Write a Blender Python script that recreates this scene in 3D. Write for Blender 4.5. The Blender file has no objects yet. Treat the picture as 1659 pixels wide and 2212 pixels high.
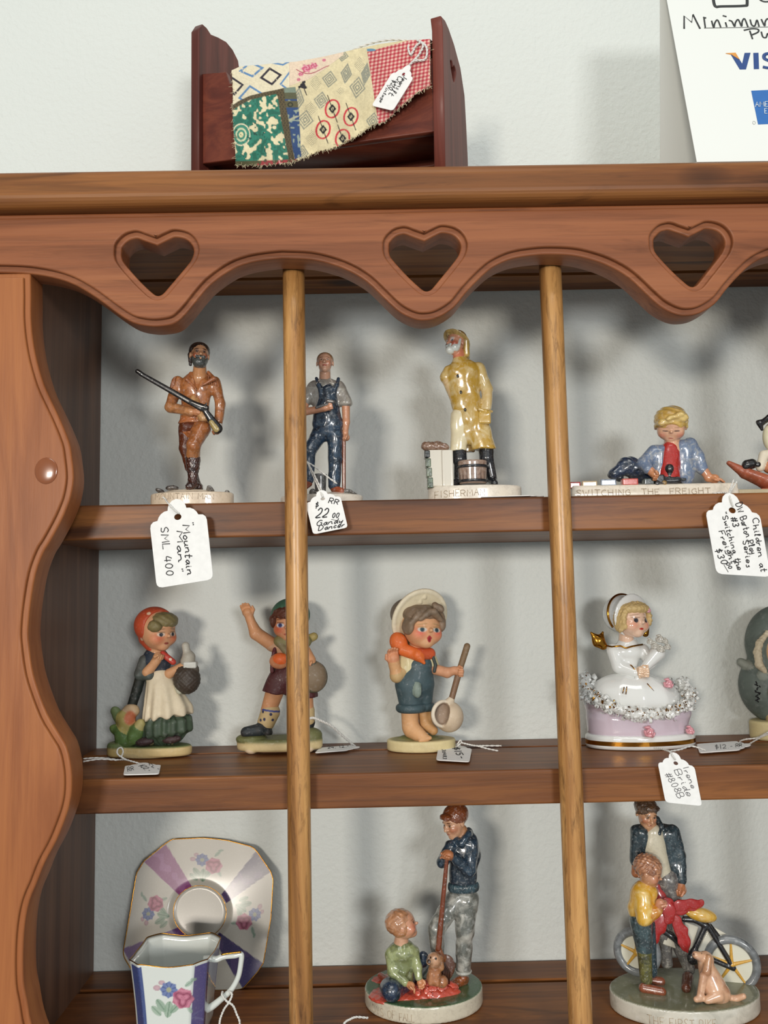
import bpy, bmesh, math, random
import numpy as np
from mathutils import Vector, Matrix, Quaternion
S = bpy.context.scene
COL = S.collection
# ------------------------------------------------------------------ camera
FP, IW, IH = 1850.0, 1659.0, 2212.0
PIT, YAW, ROL = [math.radians(a) for a in (5.620, 0.573, -1.156)]
_F = np.array([math.sin(YAW)*math.cos(PIT), math.cos(YAW)*math.cos(PIT), math.sin(PIT)])
_R = np.array([math.cos(YAW), -math.sin(YAW), 0.0]); _U = np.cross(_R, _F)
CR = math.cos(ROL)*_R + math.sin(ROL)*_U; CU = -math.sin(ROL)*_R + math.cos(ROL)*_U
cam = bpy.data.cameras.new('camera'); cam.sensor_fit = 'HORIZONTAL'; cam.sensor_width = 36.0
cam.lens = FP/IW*36.0; cam.clip_start = 0.02; cam.clip_end = 50
camo = bpy.data.objects.new('camera', cam); COL.objects.link(camo)
M = Matrix(((CR[0], CU[0], -_F[0]), (CR[1], CU[1], -_F[1]), (CR[2], CU[2], -_F[2])))
camo.matrix_world = M.to_4x4(); S.camera = camo
# ------------------------------------------------------------------ world, lights, exposure
S.view_settings.view_transform = 'Standard'; S.view_settings.look = 'None'
S.view_settings.gamma = 1.0; S.view_settings.use_curve_mapping = False
S.view_settings.exposure = 0.0
W = bpy.data.worlds.new('world'); S.world = W; W.use_nodes = True
bg = W.node_tree.nodes['Background']; bg.inputs[0].default_value = (0.80, 0.88, 0.90, 1); bg.inputs[1].default_value = 0.44
def area(name, loc, tgt, size, sy, power, color):
    l = bpy.data.lights.new(name, 'AREA'); l.shape = 'RECTANGLE'; l.size = size; l.size_y = sy
    l.energy = power; l.color = color
    o = bpy.data.objects.new(name, l); COL.objects.link(o); o.location = loc
    o.rotation_euler = (Vector(tgt)-Vector(loc)).to_track_quat('-Z', 'Y').to_euler()
    return o
area('window_light_left', (-0.62, -1.40, 0.17), (0.0, 0.55, 0.0), 0.30, 0.20, 16.5, (1.0, 0.91, 0.80))
area('window_light_right', (0.52, -1.40, 0.18), (0.0, 0.55, 0.0), 0.34, 0.26, 12.0, (0.97, 0.97, 0.97))
area('overhead_fill', (0.0, -0.6, 1.5), (0.0, 0.55, 0.1), 1.0, 0.7, 9.0, (1.0, 0.99, 0.95))  # added fill, no real lamp; brightens the upper wall and top surfaces
# ------------------------------------------------------------------ helpers
def ray(px, py):
    d = _F + CR*((px-IW/2)/FP) + CU*((IH/2-py)/FP)
    return d/d[1]
def at(px, py, Y): return ray(px, py)*Y
def onz(px, py, z):
    d = ray(px, py); return d*(z/d[2])
def onplane(px, py, p0, n):
    d = ray(px, py); n = np.array(n, float); return d*(np.dot(p0, n)/np.dot(d, n))
def lin(c):
    if isinstance(c, str):
        c = [int(c[i:i+2], 16)/255 for i in (0, 2, 4)]
    return tuple(x/12.92 if x <= 0.04045 else ((x+0.055)/1.055)**2.4 for x in c)
def tag(o, label=None, cat=None, group=None, kind=None):
    for k, v in (('label', label), ('category', cat), ('group', group), ('kind', kind)):
        if v: o[k] = v
    return o
def empty(name, loc, label, cat, group=None):
    o = bpy.data.objects.new(name, None); COL.objects.link(o); o.location = loc; o.empty_display_size = 0.01
    return tag(o, label, cat, group)
def link(name, me, mat=None, parent=None, smooth=True, label=None):
    o = bpy.data.objects.new(name, me); COL.objects.link(o)
    if mat is not None:
        me.materials.clear(); me.materials.append(mat)
    if parent is not None: o.parent = parent
    if smooth and len(me.polygons): me.polygons.foreach_set('use_smooth', np.ones(len(me.polygons), dtype=bool))
    if label: o['label'] = label
    return o
def mesh_np(name, V, F, cols=None):
    """V (n,3), F (m,4) or (m,3) int array, cols (n,3) linear"""
    me = bpy.data.meshes.new(name); V = np.asarray(V, np.float32); F = np.asarray(F, np.int32)
    k = F.shape[1]
    me.vertices.add(len(V)); me.vertices.foreach_set('co', V.ravel())
    me.loops.add(F.size); me.loops.foreach_set('vertex_index', F.ravel())
    me.polygons.add(len(F)); me.polygons.foreach_set('loop_start', np.arange(0, F.size, k, dtype=np.int32))
    me.update(calc_edges=True); me.validate()
    if cols is not None:
        a = me.color_attributes.new('Col', 'FLOAT_COLOR', 'POINT')
        c = np.ones((len(V), 4), np.float32); c[:, :3] = cols
        a.data.foreach_set('color', c.ravel())
    return me
def bm_obj(name, bm, mat, parent=None, origin=(0, 0, 0), smooth=False, label=None):
    me = bpy.data.meshes.new(name); bmesh.ops.translate(bm, verts=bm.verts, vec=-Vector(origin))
    bmesh.ops.recalc_face_normals(bm, faces=bm.faces)
    bm.to_mesh(me); bm.free()
    return link(name, me, mat, parent, smooth, label)
def box_bm(x0, x1, y0, y1, z0, z1, bev=0.0, seg=2):
    bm = bmesh.new(); bmesh.ops.create_cube(bm, size=1)
    for v in bm.verts:
        v.co = ((x0+x1)/2+v.co.x*(x1-x0), (y0+y1)/2+v.co.y*(y1-y0), (z0+z1)/2+v.co.z*(z1-z0))
    if bev: bmesh.ops.bevel(bm, geom=bm.edges[:], offset=bev, segments=seg, affect='EDGES')
    return bm
def prism_x(prof, x0, x1):
    """profile of (y,z) extruded along x"""
    bm = bmesh.new(); a = [bm.verts.new((x0, y, z)) for y, z in prof]; b = [bm.verts.new((x1, y, z)) for y, z in prof]
    n = len(prof)
    for i in range(n): bm.faces.new((a[i], a[(i+1) % n], b[(i+1) % n], b[i]))
    bm.faces.new(a); bm.faces.new(b[::-1])
    return bm
def curve_plate(name, loops, y0, y1, bev, res=3, off=None):
    """closed 2-D loops in (x,z); first is the outline, the rest holes; plate between y0 and y1 with rounded edges"""
    cu = bpy.data.curves.new(name, 'CURVE'); cu.dimensions = '2D'; cu.fill_mode = 'BOTH'
    for lp in loops:
        s = cu.splines.new('POLY'); s.points.add(len(lp)-1); s.use_cyclic_u = True
        for p, (x, z) in zip(s.points, lp): p.co = (x, z, 0, 1)
    cu.extrude = (y1-y0)/2-bev; cu.bevel_depth = bev; cu.bevel_resolution = res; cu.offset = -(bev if off is None else off)
    o = bpy.data.objects.new(name, cu); COL.objects.link(o)
    dg = bpy.context.evaluated_depsgraph_get(); me = bpy.data.meshes.new_from_object(o.evaluated_get(dg))
    bpy.data.objects.remove(o); bpy.data.curves.remove(cu)
    me.transform(Matrix(((1, 0, 0, 0), (0, 0, -1, (y0+y1)/2), (0, 1, 0, 0), (0, 0, 0, 1))))
    return me
def catmull(P, n=8, closed=False):
    P = [np.array(p, float) for p in P]; out = []; m = len(P)
    for i in range(m if closed else m-1):
        g = (lambda j: P[j % m]) if closed else (lambda j: P[max(0, min(m-1, j))])
        p0, p1, p2, p3 = g(i-1), g(i), g(i+1), g(i+2)
        for t in np.arange(n)/n:
            out.append(0.5*((2*p1)+(-p0+p2)*t+(2*p0-5*p1+4*p2-p3)*t*t+(-p0+3*p1-3*p2+p3)*t**3))
    if not closed: out.append(P[-1])
    return out
def tube_np(paths, seg=8, flat=None):
    """paths: list of (points Nx3, radii) -> V,F joined"""
    Vs, Fs, off = [], [], 0
    for pts, rad in paths:
        pts = np.asarray(pts, float); n = len(pts)
        rad = np.full(n, rad, float) if np.isscalar(rad) else np.asarray(rad, float)
        T = np.gradient(pts, axis=0); T /= np.linalg.norm(T, axis=1)[:, None]+1e-12
        a = np.array([0, 0, 1.0]) if abs(T[0][2]) < 0.9 else np.array([1.0, 0, 0])
        N = np.cross(T[0], a); N /= np.linalg.norm(N); rings = []
        for i in range(n):
            N = N-T[i]*np.dot(N, T[i]); N /= np.linalg.norm(N)+1e-12; Bn = np.cross(T[i], N)
            th = np.arange(seg)*2*math.pi/seg
            rings.append(pts[i]+rad[i]*(np.cos(th)[:, None]*N+np.sin(th)[:, None]*Bn))
        V = np.concatenate(rings+[pts[:1], pts[-1:]]); Vs.append(V)
        F = []
        for i in range(n-1):
            for k in range(seg):
                F.append((off+i*seg+k, off+i*seg+(k+1) % seg, off+(i+1)*seg+(k+1) % seg, off+(i+1)*seg+k))
        c0, c1 = off+n*seg, off+n*seg+1
        for k in range(0, seg, 2):
            F.append((c0, off+(k+2) % seg, off+(k+1) % seg, off+k)); e = off+(n-1)*seg
            F.append((c1, e+k, e+(k+1) % seg, e+(k+2) % seg))
        Fs.append(F); off += len(V)
    return np.concatenate(Vs), np.concatenate([np.array(f) for f in Fs])
# ------------------------------------------------------------------ materials
def newmat(name):
    m = bpy.data.materials.new(name); m.use_nodes = True; nt = m.node_tree
    return m, nt, nt.nodes['Principled BSDF']
def N(nt, t, **k):
    n = nt.nodes.new(t)
    for a, b in k.items(): setattr(n, a, b)
    return n
def ramp(nt, fac, stops):
    r = N(nt, 'ShaderNodeValToRGB'); e = r.color_ramp.elements
    while len(e) < len(stops): e.new(0.5)
    for x, (p, c) in zip(e, stops): x.position = p; x.color = (*c, 1)
    nt.links.new(fac, r.inputs[0]); return r.outputs[0]
def mix(nt, a, b, fac, mode='MIX'):
    m = N(nt, 'ShaderNodeMix', data_type='RGBA', blend_type=mode)
    for s, v in ((m.inputs[0], fac), (m.inputs[6], a), (m.inputs[7], b)):
        if isinstance(v, bpy.types.NodeSocket): nt.links.new(v, s)
        elif isinstance(v, (int, float)): s.default_value = v
        else: s.default_value = (*v, 1)
    return m.outputs[2]
def noise(nt, vec, scale, detail=4, rough=0.55, dist=0.0):
    n = N(nt, 'ShaderNodeTexNoise'); n.inputs['Scale'].default_value = scale; n.inputs['Detail'].default_value = detail
    n.inputs['Roughness'].default_value = rough; n.inputs['Distortion'].default_value = dist
    if vec is not None: nt.links.new(vec, n.inputs['Vector'])
    return n.outputs['Fac']
def mapping(nt, scale, loc=(0, 0, 0), rot=(0, 0, 0)):
    tc = N(nt, 'ShaderNodeTexCoord'); mp = N(nt, 'ShaderNodeMapping'); nt.links.new(tc.outputs['Object'], mp.inputs[0])
    mp.inputs['Scale'].default_value = scale; mp.inputs['Location'].default_value = loc; mp.inputs['Rotation'].default_value = rot
    return mp.outputs[0]
def bump(nt, bsdf, h, strength, dist=0.001):
    b = N(nt, 'ShaderNodeBump'); b.inputs['Strength'].default_value = strength; b.inputs['Distance'].default_value = dist
    nt.links.new(h, b.inputs['Height']); nt.links.new(b.outputs[0], bsdf.inputs['Normal'])
def wood(name, axis, dark, mid, light, seed=0, rough=0.45, coat=0.05, streak=1.0, fine=1.0, fl=5.0, gs=1.0):
    m, nt, b = newmat(name)
    q_, g_ = 2.2, 52*gs; sc = {0: (q_, g_, g_), 1: (g_, q_, g_), 2: (g_, g_, q_)}[axis]
    dm = '%02X%02X%02X' % tuple((int(dark[i:i+2], 16)+int(mid[i:i+2], 16))//2 for i in (0, 2, 4))
    v = mapping(nt, sc, (seed*3.1, seed*1.7, seed*2.3))
    g = noise(nt, v, 1.0, 6, 0.6, 1.6)
    c = ramp(nt, g, [(0.28, lin(dm)), (0.47, lin(mid)), (0.62, lin(light)), (0.8, lin(mid))])
    sc2 = tuple(x*5*fine if i != axis else x*fl for i, x in enumerate(sc)); v2 = mapping(nt, sc2, (seed, 0, 0))
    g2 = noise(nt, v2, 1.0, 5, 0.7, 0.6)
    c = mix(nt, c, lin(dark), ramp(nt, g2, [(0.5, (0, 0, 0)), (0.78, (0.75*streak,)*3)]))
    v3 = mapping(nt, tuple(8 if i != axis else 3.0 for i in range(3)), (seed*5, 2, 1))
    g3 = noise(nt, v3, 1.0, 3, 0.5, 1.0)
    c = mix(nt, c, lin(light), ramp(nt, g3, [(0.42, (0, 0, 0)), (0.7, (0.45,)*3)]))
    v5 = mapping(nt, tuple(30 if i != axis else 5.0 for i in range(3)), (seed*2.3, 9, 4))
    g5 = noise(nt, v5, 1.0, 4, 0.6, 2.2)
    c = mix(nt, c, lin(dark), ramp(nt, g5, [(0.60, (0, 0, 0)), (0.72, (0.55*streak,)*3)]))
    # sparse dark knots
    v4 = mapping(nt, tuple(26 if i != axis else 11 for i in range(3)), (seed*7.7, 5.1, 3.3))
    vo = N(nt, 'ShaderNodeTexVoronoi'); nt.links.new(v4, vo.inputs['Vector']); vo.inputs['Scale'].default_value = 0.55
    c = mix(nt, c, lin((dark if isinstance(dark, str) else dark)), ramp(nt, vo.outputs['Distance'], [(0.05, (0.9,)*3), (0.13, (0, 0, 0))]))
    nt.links.new(c, b.inputs['Base Color']); b.inputs['Roughness'].default_value = rough
    b.inputs['Coat Weight'].default_value = coat; b.inputs['Coat Roughness'].default_value = 0.25; b.inputs['Specular IOR Level'].default_value = 0.28
    bump(nt, b, g2, 0.25, 0.0006)
    return m
WD = ('3B2012', '7C4A2C', 'A3683F')
m_woodx = wood('stained_wood_horizontal', 0, '2E180B', '6C3F20', '8C592C', 1, streak=1.2)
m_woodx2 = wood('stained_wood_valance', 0, '4E2812', '874F30', '955B38', 6, streak=1.0)
m_woods = wood('stained_wood_shelf', 0, '2E160A', '6C3F1F', '885428', 3, streak=1.0)
m_woodz = wood('stained_wood_vertical', 2, '6A3618', '925630', 'A26438', 5, streak=0.5)
m_woodside = wood('dark_wood_side_panel', 2, '40302A', '64493A', '745543', 9, streak=0.4)
m_dowel = wood('honey_wood_dowel', 2, '44260F', '9C6C3A', 'C6965C', 2, rough=0.35, coat=0.3, streak=1.3, fine=1.3, fl=22)
m_bed = wood('reddish_wood_bed', 2, '2E1210', '5E2C22', '743B30', 4, rough=0.5, coat=0.1, streak=0.5)
m_bed2 = wood('reddish_wood_rail', 0, '2E1210', '5E2A1E', '723826', 8, rough=0.5, coat=0.1, streak=0.5)
def simple(name, col, rough=0.5, metal=0.0, coat=0.0, bmp=None, sub=0.0):
    m, nt, b = newmat(name); b.inputs['Base Color'].default_value = (*lin(col), 1)
    b.inputs['Roughness'].default_value = rough; b.inputs['Metallic'].default_value = metal; b.inputs['Coat Weight'].default_value = coat
    v = mapping(nt, (1, 1, 1)); g = noise(nt, v, 260, 3)
    c = mix(nt, lin(col), tuple(x*0.82 for x in lin(col)), g); nt.links.new(c, b.inputs['Base Color'])
    if bmp: bump(nt, b, noise(nt, v, bmp[0], 3), bmp[1], bmp[2])
    return m
def painted(name, rough=0.2, coat=0.6, mott=0.0, mcol='2A1A10', scale=420, bmp=0.15, thr=(0.45, 0.7), coatr=0.08, wh=0.25):
    """ceramic: colour attribute plus mottled wash"""
    m, nt, b = newmat(name); a = N(nt, 'ShaderNodeAttribute', attribute_name='Col')
    v = mapping(nt, (1, 1, 1)); g = noise(nt, v, scale, 4, 0.6, 0.8); g2 = noise(nt, v, scale*2.7, 3, 0.6)
    c = a.outputs['Color']
    if mott:
        c = mix(nt, c, lin(mcol), ramp(nt, g, [(thr[0], (0, 0, 0)), (thr[1], (mott,)*3)]))
    c = mix(nt, c, (1, 1, 1), ramp(nt, g2, [(0.55, (0, 0, 0)), (0.8, (0.08+mott*wh,)*3)]))
    nt.links.new(c, b.inputs['Base Color']); b.inputs['Roughness'].default_value = rough
    b.inputs['Coat Weight'].default_value = coat; b.inputs['Coat Roughness'].default_value = coatr
    if bmp: bump(nt, b, g, bmp, 0.0006)
    return m
G = painted('glazed_ceramic', 0.3, 0.7, 0.18, '4A3020')
G2 = painted('mottled_glaze', 0.28, 0.8, 0.75, '101418', 300, 0.5, (0.38, 0.66))
GW = painted('washed_glaze', 0.28, 0.8, 0.6, '5A2E10', 230, 0.4, (0.4, 0.7))
GL = painted('light_mottled_glaze', 0.28, 0.8, 0.7, 'B8B4A8', 300, 0.5, (0.48, 0.72))
MT = painted('matte_bisque', 0.62, 0.05, 0.12, '6A5038', 200, 0.08)
MT2 = painted('matte_mottled', 0.6, 0.05, 0.4, '28302C', 110, 0.12, (0.45, 0.75), wh=0.04)
PL = painted('plate_porcelain', 0.35, 0.22, 0.0, bmp=0.0, coatr=0.10)
PO = painted('white_porcelain', 0.12, 1.0, 0.0, bmp=0.0, coatr=0.03)
m_gold = simple('gold_trim', 'B07A2E', 0.18, 1.0)
m_paper = simple('tag_paper', 'F2F1EE', 0.75, bmp=(900, 0.1, 0.0002))
m_string = simple('cotton_string', 'E4E2DC', 0.9, bmp=(2500, 0.6, 0.0004))
m_ink = simple('black_ink', '15161A', 0.6)
m_etch = simple('incised_line', 'BBAA92', 0.7)
# wall: fine orange-peel paint
m_wall, nt, b = newmat('painted_wall')
v = mapping(nt, (1, 1, 1)); g = noise(nt, v, 320, 3, 0.5); g2 = noise(nt, v, 5, 2)
nt.links.new(mix(nt, lin('D8DBD6'), lin('CFD4CF'), g2), b.inputs['Base Color']); b.inputs['Roughness'].default_value = 0.6
bump(nt, b, g, 0.55, 0.0013)
# ------------------------------------------------------------------ setting
YW, YS, YB = 0.589, 0.487, 0.5865       # wall, shelf front, shelf back
Z1, Z2, Z3, ZT, ZC = 0.0550, -0.0974, -0.2399, 0.2332, 0.2131
bm = box_bm(-1.6, 1.6, YW, YW+0.08, -1.2, 1.5)
tag(bm_obj('wall_back', bm, m_wall), kind='structure')
# ------------------------------------------------------------------ hutch cabinet
XL, XR = -0.1895, 0.340
hutch = empty('hutch_cabinet', (0.07, 0.53, Z3-0.02), 'brown stained wooden hutch with heart cut-outs, scalloped edges and open shelves', 'cabinet')
ho = np.array(hutch.location)
def hb(name, bm, mat, smooth=False, label=None): return bm_obj(name, bm, mat, hutch, ho, smooth, label)
def round_front(y0, z0, z1, r, n=5):
    p = []
    for i in range(n+1):
        t = math.pi/2*i/n; p.append((y0+r-r*math.cos(t), z1-r+r*math.sin(t)))
    q = []
    for i in range(n+1):
        t = math.pi/2*i/n; q.append((y0+r-r*math.sin(t), z0+r-r*math.cos(t)))
    return q, p   # bottom (back->front), top (front->back)
q, p = round_front(0.443, ZC, ZT, 0.0055)
prof = [(YB, ZT), (YB, ZC), (0.5585, ZC), (0.5585, ZC+0.004), (0.5535, ZC+0.004), (0.5535, ZC)]+q+p
bm = prism_x(prof, -0.246, XR+0.055); hb('top_board', bm, m_woodx)
def shelf(z, th, y0=YS):
    q, p = round_front(y0, z-th, z, 0.0012, 3)
    prof = [(YB, z), (YB, z-th)]+q+p+[(0.5555, z), (0.5555, z-0.0035), (0.5612, z-0.0035), (0.5612, z)]
    hb('shelf', prism_x(prof, XL, XR), m_woods)
shelf(Z1, 0.0199); shelf(Z2, 0.0189); shelf(Z3, 0.019)
hb('side_panel', box_bm(XL-0.018, XL, 0.4735, YB, -0.34, ZC), m_woodside)
hb('side_panel', box_bm(XR, XR+0.018, 0.4735, YB, -0.34, ZC), m_woodside)
YV0, YV1 = 0.452, 0.471
def vz(px, py, Y=YV0+0.004): a = at(px, py, Y); return (a[0], a[2])
left = [(-60, 590), (0, 590), (67, 593), (127, 604), (169, 620), (211, 646), (253, 677), (287, 698), (321, 706), (350, 706), (380, 699), (405, 677), (439, 635), (464, 610), (506, 582), (548, 568), (600, 561)]
mid = [(624, 560), (670, 562), (709, 570), (751, 585), (793, 610), (835, 650), (861, 673), (890, 688), (915, 692), (945, 686), (979, 665), (1004, 635), (1029, 608), (1063, 578), (1105, 559), (1152, 551)]
L = [vz(*p) for p in left]; Mi = [vz(*p) for p in mid]
xa = Mi[0][0]; per = vz(1187, 549)[0]-xa; tz = (vz(1187, 549)[1]-Mi[0][1])/per
Mi = [(x, z-(x-xa)*tz) for x, z in Mi]
L = [(x, z+(Mi[0][1]-L[-1][1])*max(0, min(1, (x-L[0][0])/(L[-1][0]-L[0][0])))) for x, z in L]
low = L+Mi+[(x+per, z) for x, z in Mi]+[(x+2*per, z) for x, z in Mi]
low = [p for p in catmull(low, 4)]
low = [p for p in low if -0.242 < p[0] < XR+0.02]
outline = [(-0.242, low[0][1])]+[tuple(p) for p in low]+[(XR+0.02, low[-1][1]), (XR+0.02, ZC), (-0.242, ZC)]
hp = [(917, 497), (937, 486), (958, 483), (985, 489), (1004, 505), (1012, 526), (1008, 548), (996, 568), (962, 610), (943, 632), (924, 640), (903, 633), (869, 602), (835, 564), (826, 545), (825, 530), (828, 512), (845, 494), (862, 487), (877, 486), (897, 490)]
H = np.array([vz(x, y, YV0) for x, y in hp]); hc = H.mean(0); hc0 = vz(918, 560, YV0)[0]
inn = []
for i in range(len(H)):        # offset inward by the routed width
    a, c = H[i-1], H[(i+1) % len(H)]; t = c-a; t /= np.linalg.norm(t); n = np.array([t[1], -t[0]])
    if np.dot(n, hc-H[i]) < 0: n = -n
    inn.append(H[i]+n*0.0040)
inn[0] = H[0]+np.array([0.0, -0.0050]); inn[1] += (0.0004, -0.0006); inn[-1] += (-0.0004, -0.0006); inn = np.array(inn)
def smooth_loop(P):
    a = catmull([tuple(p) for p in P[:11]], 4); c = catmull([tuple(p) for p in P[10:]]+[tuple(P[0])], 4)
    return [tuple(p) for p in a[:-1]+c[:-1]]
hearts = []
for hx in (vz(336, 570, YV0)[0], hc0, vz(1494, 552, YV0)[0], vz(1494, 552, YV0)[0]+per):
    hearts.append([(x-hc0+hx, z) for x, z in smooth_loop(inn)])
me = curve_plate('valance', [outline]+hearts, YV0+0.0028, YV1, 0.0010)
me2 = curve_plate('valance_face', [outline]+hearts, YV0, YV0+0.0030, 0.0009, 2, 0.0041)
bm = bmesh.new(); bm.from_mesh(me); bm.from_mesh(me2); bm.to_mesh(me); bm.free()
me.transform(Matrix.Translation(-Vector(ho))); link('valance', me, m_woodx2, hutch, False)
# scalloped front stile
sp = [(67, 594), (68, 640), (68, 687), (72, 732), (81, 781), (96, 831), (112, 867), (132, 909), (150, 954), (156, 987), (160, 1032), (154, 1072), (145, 1099), (130, 1132), (108, 1172), (94, 1195), (78, 1240), (67, 1304), (62, 1358), (63, 1387), (70, 1441), (81, 1483), (103, 1541), (127, 1582), (145, 1613), (155, 1658), (156, 1704), (151, 1738), (141, 1770), (123, 1815), (98, 1862), (82, 1903), (65, 1944), (55, 1995), (51, 2056), (52, 2118), (59, 2158), (69, 2212), (90, 2270), (120, 2340)]
ys0 = 0.4535; ed = catmull([vz(x, y, ys0+0.003) for x, y in sp], 3)
zt = low[0][1]-0.0006; ed = [p for p in ed if p[1] < zt-0.001]
sl = [(-0.236, zt), (ed[0][0], zt)]+[tuple(p) for p in ed]+[(-0.236, ed[-1][1])]
me = curve_plate('stile', [sl], ys0+0.002, 0.4735, 0.0012)
me2 = curve_plate('stile_face', [sl], ys0, ys0+0.0022, 0.0009, 2, 0.0040)
bm = bmesh.new(); bm.from_mesh(me); bm.from_mesh(me2); bm.to_mesh(me); bm.free(); me.transform(Matrix.Translation(-Vector(ho)))
link('stile', me, m_woodz, hutch, False)
mir = XR+XL
me = curve_plate('stile', [[(mir-x, z) for x, z in sl][::-1]], ys0, 0.4735, 0.0028, 3); me.transform(Matrix.Translation(-Vector(ho)))
link('stile', me, m_woodz, hutch, False)
# sunk wood plug in the stile
pc = at(100, 1017, ys0); bm = bmesh.new()
bmesh.ops.create_uvsphere(bm, u_segments=24, v_segments=12, radius=1)
for v_ in bm.verts: v_.co = (pc[0]+v_.co.x*0.0062, ys0+v_.co.y*0.0009, pc[2]+v_.co.z*0.0072)
hb('wood_plug', bm, simple('wood_plug', '8A4E2A', 0.2, coat=0.5), True)
# dowels
def dowel(x, z0=-0.33, z1=0.20, yc=0.4782, r=0.00635):
    n = 24; bm = bmesh.new(); rings = []
    for k in range(13):
        z = z0+(z1-z0)*k/12; rings.append([bm.verts.new((x+r*math.cos(2*math.pi*i/n), yc+r*math.sin(2*math.pi*i/n), z)) for i in range(n)])
    for a, c in zip(rings, rings[1:]):
        for i in range(n): bm.faces.new((a[i], a[(i+1) % n], c[(i+1) % n], c[i]))
    bm.faces.new(rings[0][::-1]); bm.faces.new(rings[-1])
    hb('dowel', bm, m_dowel, True)
xd1 = (ray(633, 600)[0]+ray(652, 2212)[0])/2*0.478; xd2 = (ray(1185, 593)[0]+ray(1258.5, 2200)[0])/2*0.478
dowel(xd1); dowel(xd2); dowel(2*xd2-xd1)
# ------------------------------------------------------------------ signed-distance sculpting (numpy)
def rotm(yaw=0, pitch=0, roll=0):
    """yaw turns the face (-y) to the viewer's right, pitch looks down, roll tilts the head clockwise as seen"""
    a, b, c = [math.radians(x) for x in (yaw, pitch, roll)]
    Rz = np.array([[math.cos(a), -math.sin(a), 0], [math.sin(a), math.cos(a), 0], [0, 0, 1]])
    Rx = np.array([[1, 0, 0], [0, math.cos(b), -math.sin(b)], [0, math.sin(b), math.cos(b)]])
    Ry = np.array([[math.cos(c), 0, math.sin(c)], [0, 1, 0], [-math.sin(c), 0, math.cos(c)]])
    return Rz @ Ry @ Rx
class Pr:
    def __init__(s, f, lo, hi, col=None, op='+', k=None): s.f, s.lo, s.hi, s.col, s.op, s.k = f, np.array(lo, float), np.array(hi, float), col, op, k
    def sub(s, k=None): s.op = '-'; s.k = k; return s
    def cut(s, k=None): s.op = '&'; s.k = k; return s
def EL(c, r, col=None, R=None, k=None):
    c = np.array(c, float); r = np.array([r]*3 if np.isscalar(r) else r, float)
    def f(p):
        q = p-c
        if R is not None: q = q @ R
        k0 = np.sqrt(((q/r)**2).sum(-1))+1e-9; k1 = np.sqrt(((q/r**2)**2).sum(-1))+1e-9
        return k0*(k0-1)/k1
    e = r if R is None else np.abs(R) @ r
    return Pr(f, c-e, c+e, col, k=k)
def CO(a, b, ra, rb, col=None, fl=1.0, k=None):
    """tapered limb from a to b; fl squashes it in depth"""
    a = np.array(a, float); b = np.array(b, float); s = np.array([1, fl, 1.0]); A = a/s; D = b/s-A; dd = max(1e-9, (D*D).sum()); m = max(ra, rb)
    def f(p):
        q = p/s-A; t = np.clip((q @ D)/dd, 0, 1); q = q-t[..., None]*D
        return (np.sqrt((q*q).sum(-1))-(ra+(rb-ra)*t))*min(1, fl)
    return Pr(f, np.minimum(a, b)-m, np.maximum(a, b)+m, col, k=k)
def CH(pts, rad, col=None, fl=1.0, k=None):
    rad = [rad]*len(pts) if np.isscalar(rad) else rad
    return [CO(pts[i], pts[i+1], rad[i], rad[i+1], col, fl, k) for i in range(len(pts)-1)]
def BX(c, h, r=0.5, col=None, R=None, k=None):
    c = np.array(c, float); h = np.array(h, float)
    def f(p):
        q = p-c
        if R is not None: q = q @ R
        q = np.abs(q)-(h-r); return np.sqrt((np.maximum(q, 0)**2).sum(-1))+np.minimum(q.max(-1), 0)-r
    e = h if R is None else np.abs(R) @ h
    return Pr(f, c-e, c+e, col, k=k)
def TO(c, Rr, r, col=None, R=None, sy=1.0, k=None):
    """torus round local z (before R), sy squashes"""
    c = np.array(c, float)
    def f(p):
        q = p-c
        if R is not None: q = q @ R
        l = np.sqrt(q[..., 0]**2+(q[..., 1]/sy)**2)-Rr
        return (np.sqrt(l*l+q[..., 2]**2)-r)*min(1, sy)
    e = np.array([Rr+r]*3); return Pr(f, c-e, c+e, col, k=k)
def CY(c, rx, ry, hz, rr=1.0, col=None, R=None, top=None, k=None):
    """elliptic cylinder with rounded rim; top = ratio of the radii at the top to those at the bottom"""
    c = np.array(c, float)
    def f(p):
        q = p-c
        if R is not None: q = q @ R
        s = 1.0
        if top: s = 1+(top-1)*np.clip((q[..., 2]+hz)/(2*hz), 0, 1)
        l = np.sqrt((q[..., 0]/rx)**2+(q[..., 1]/ry)**2)+1e-9; m = min(rx, ry)
        g = np.sqrt((q[..., 0]/rx**2)**2+(q[..., 1]/ry**2)**2)+1e-9
        d1 = l*(l-s)/g+rr; d2 = np.abs(q[..., 2])-hz+rr
        return np.minimum(np.maximum(d1, d2), 0)+np.sqrt(np.maximum(d1, 0)**2+np.maximum(d2, 0)**2)-rr
    t = max(1.0, top or 1.0); e = np.array([rx*t, ry*t, hz]); e = e if R is None else np.abs(R) @ e
    return Pr(f, c-e, c+e, col, k=k)
def flat(L):
    out = []
    for x in L: out += flat(x) if isinstance(x, (list, tuple)) else [x]
    return out
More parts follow.
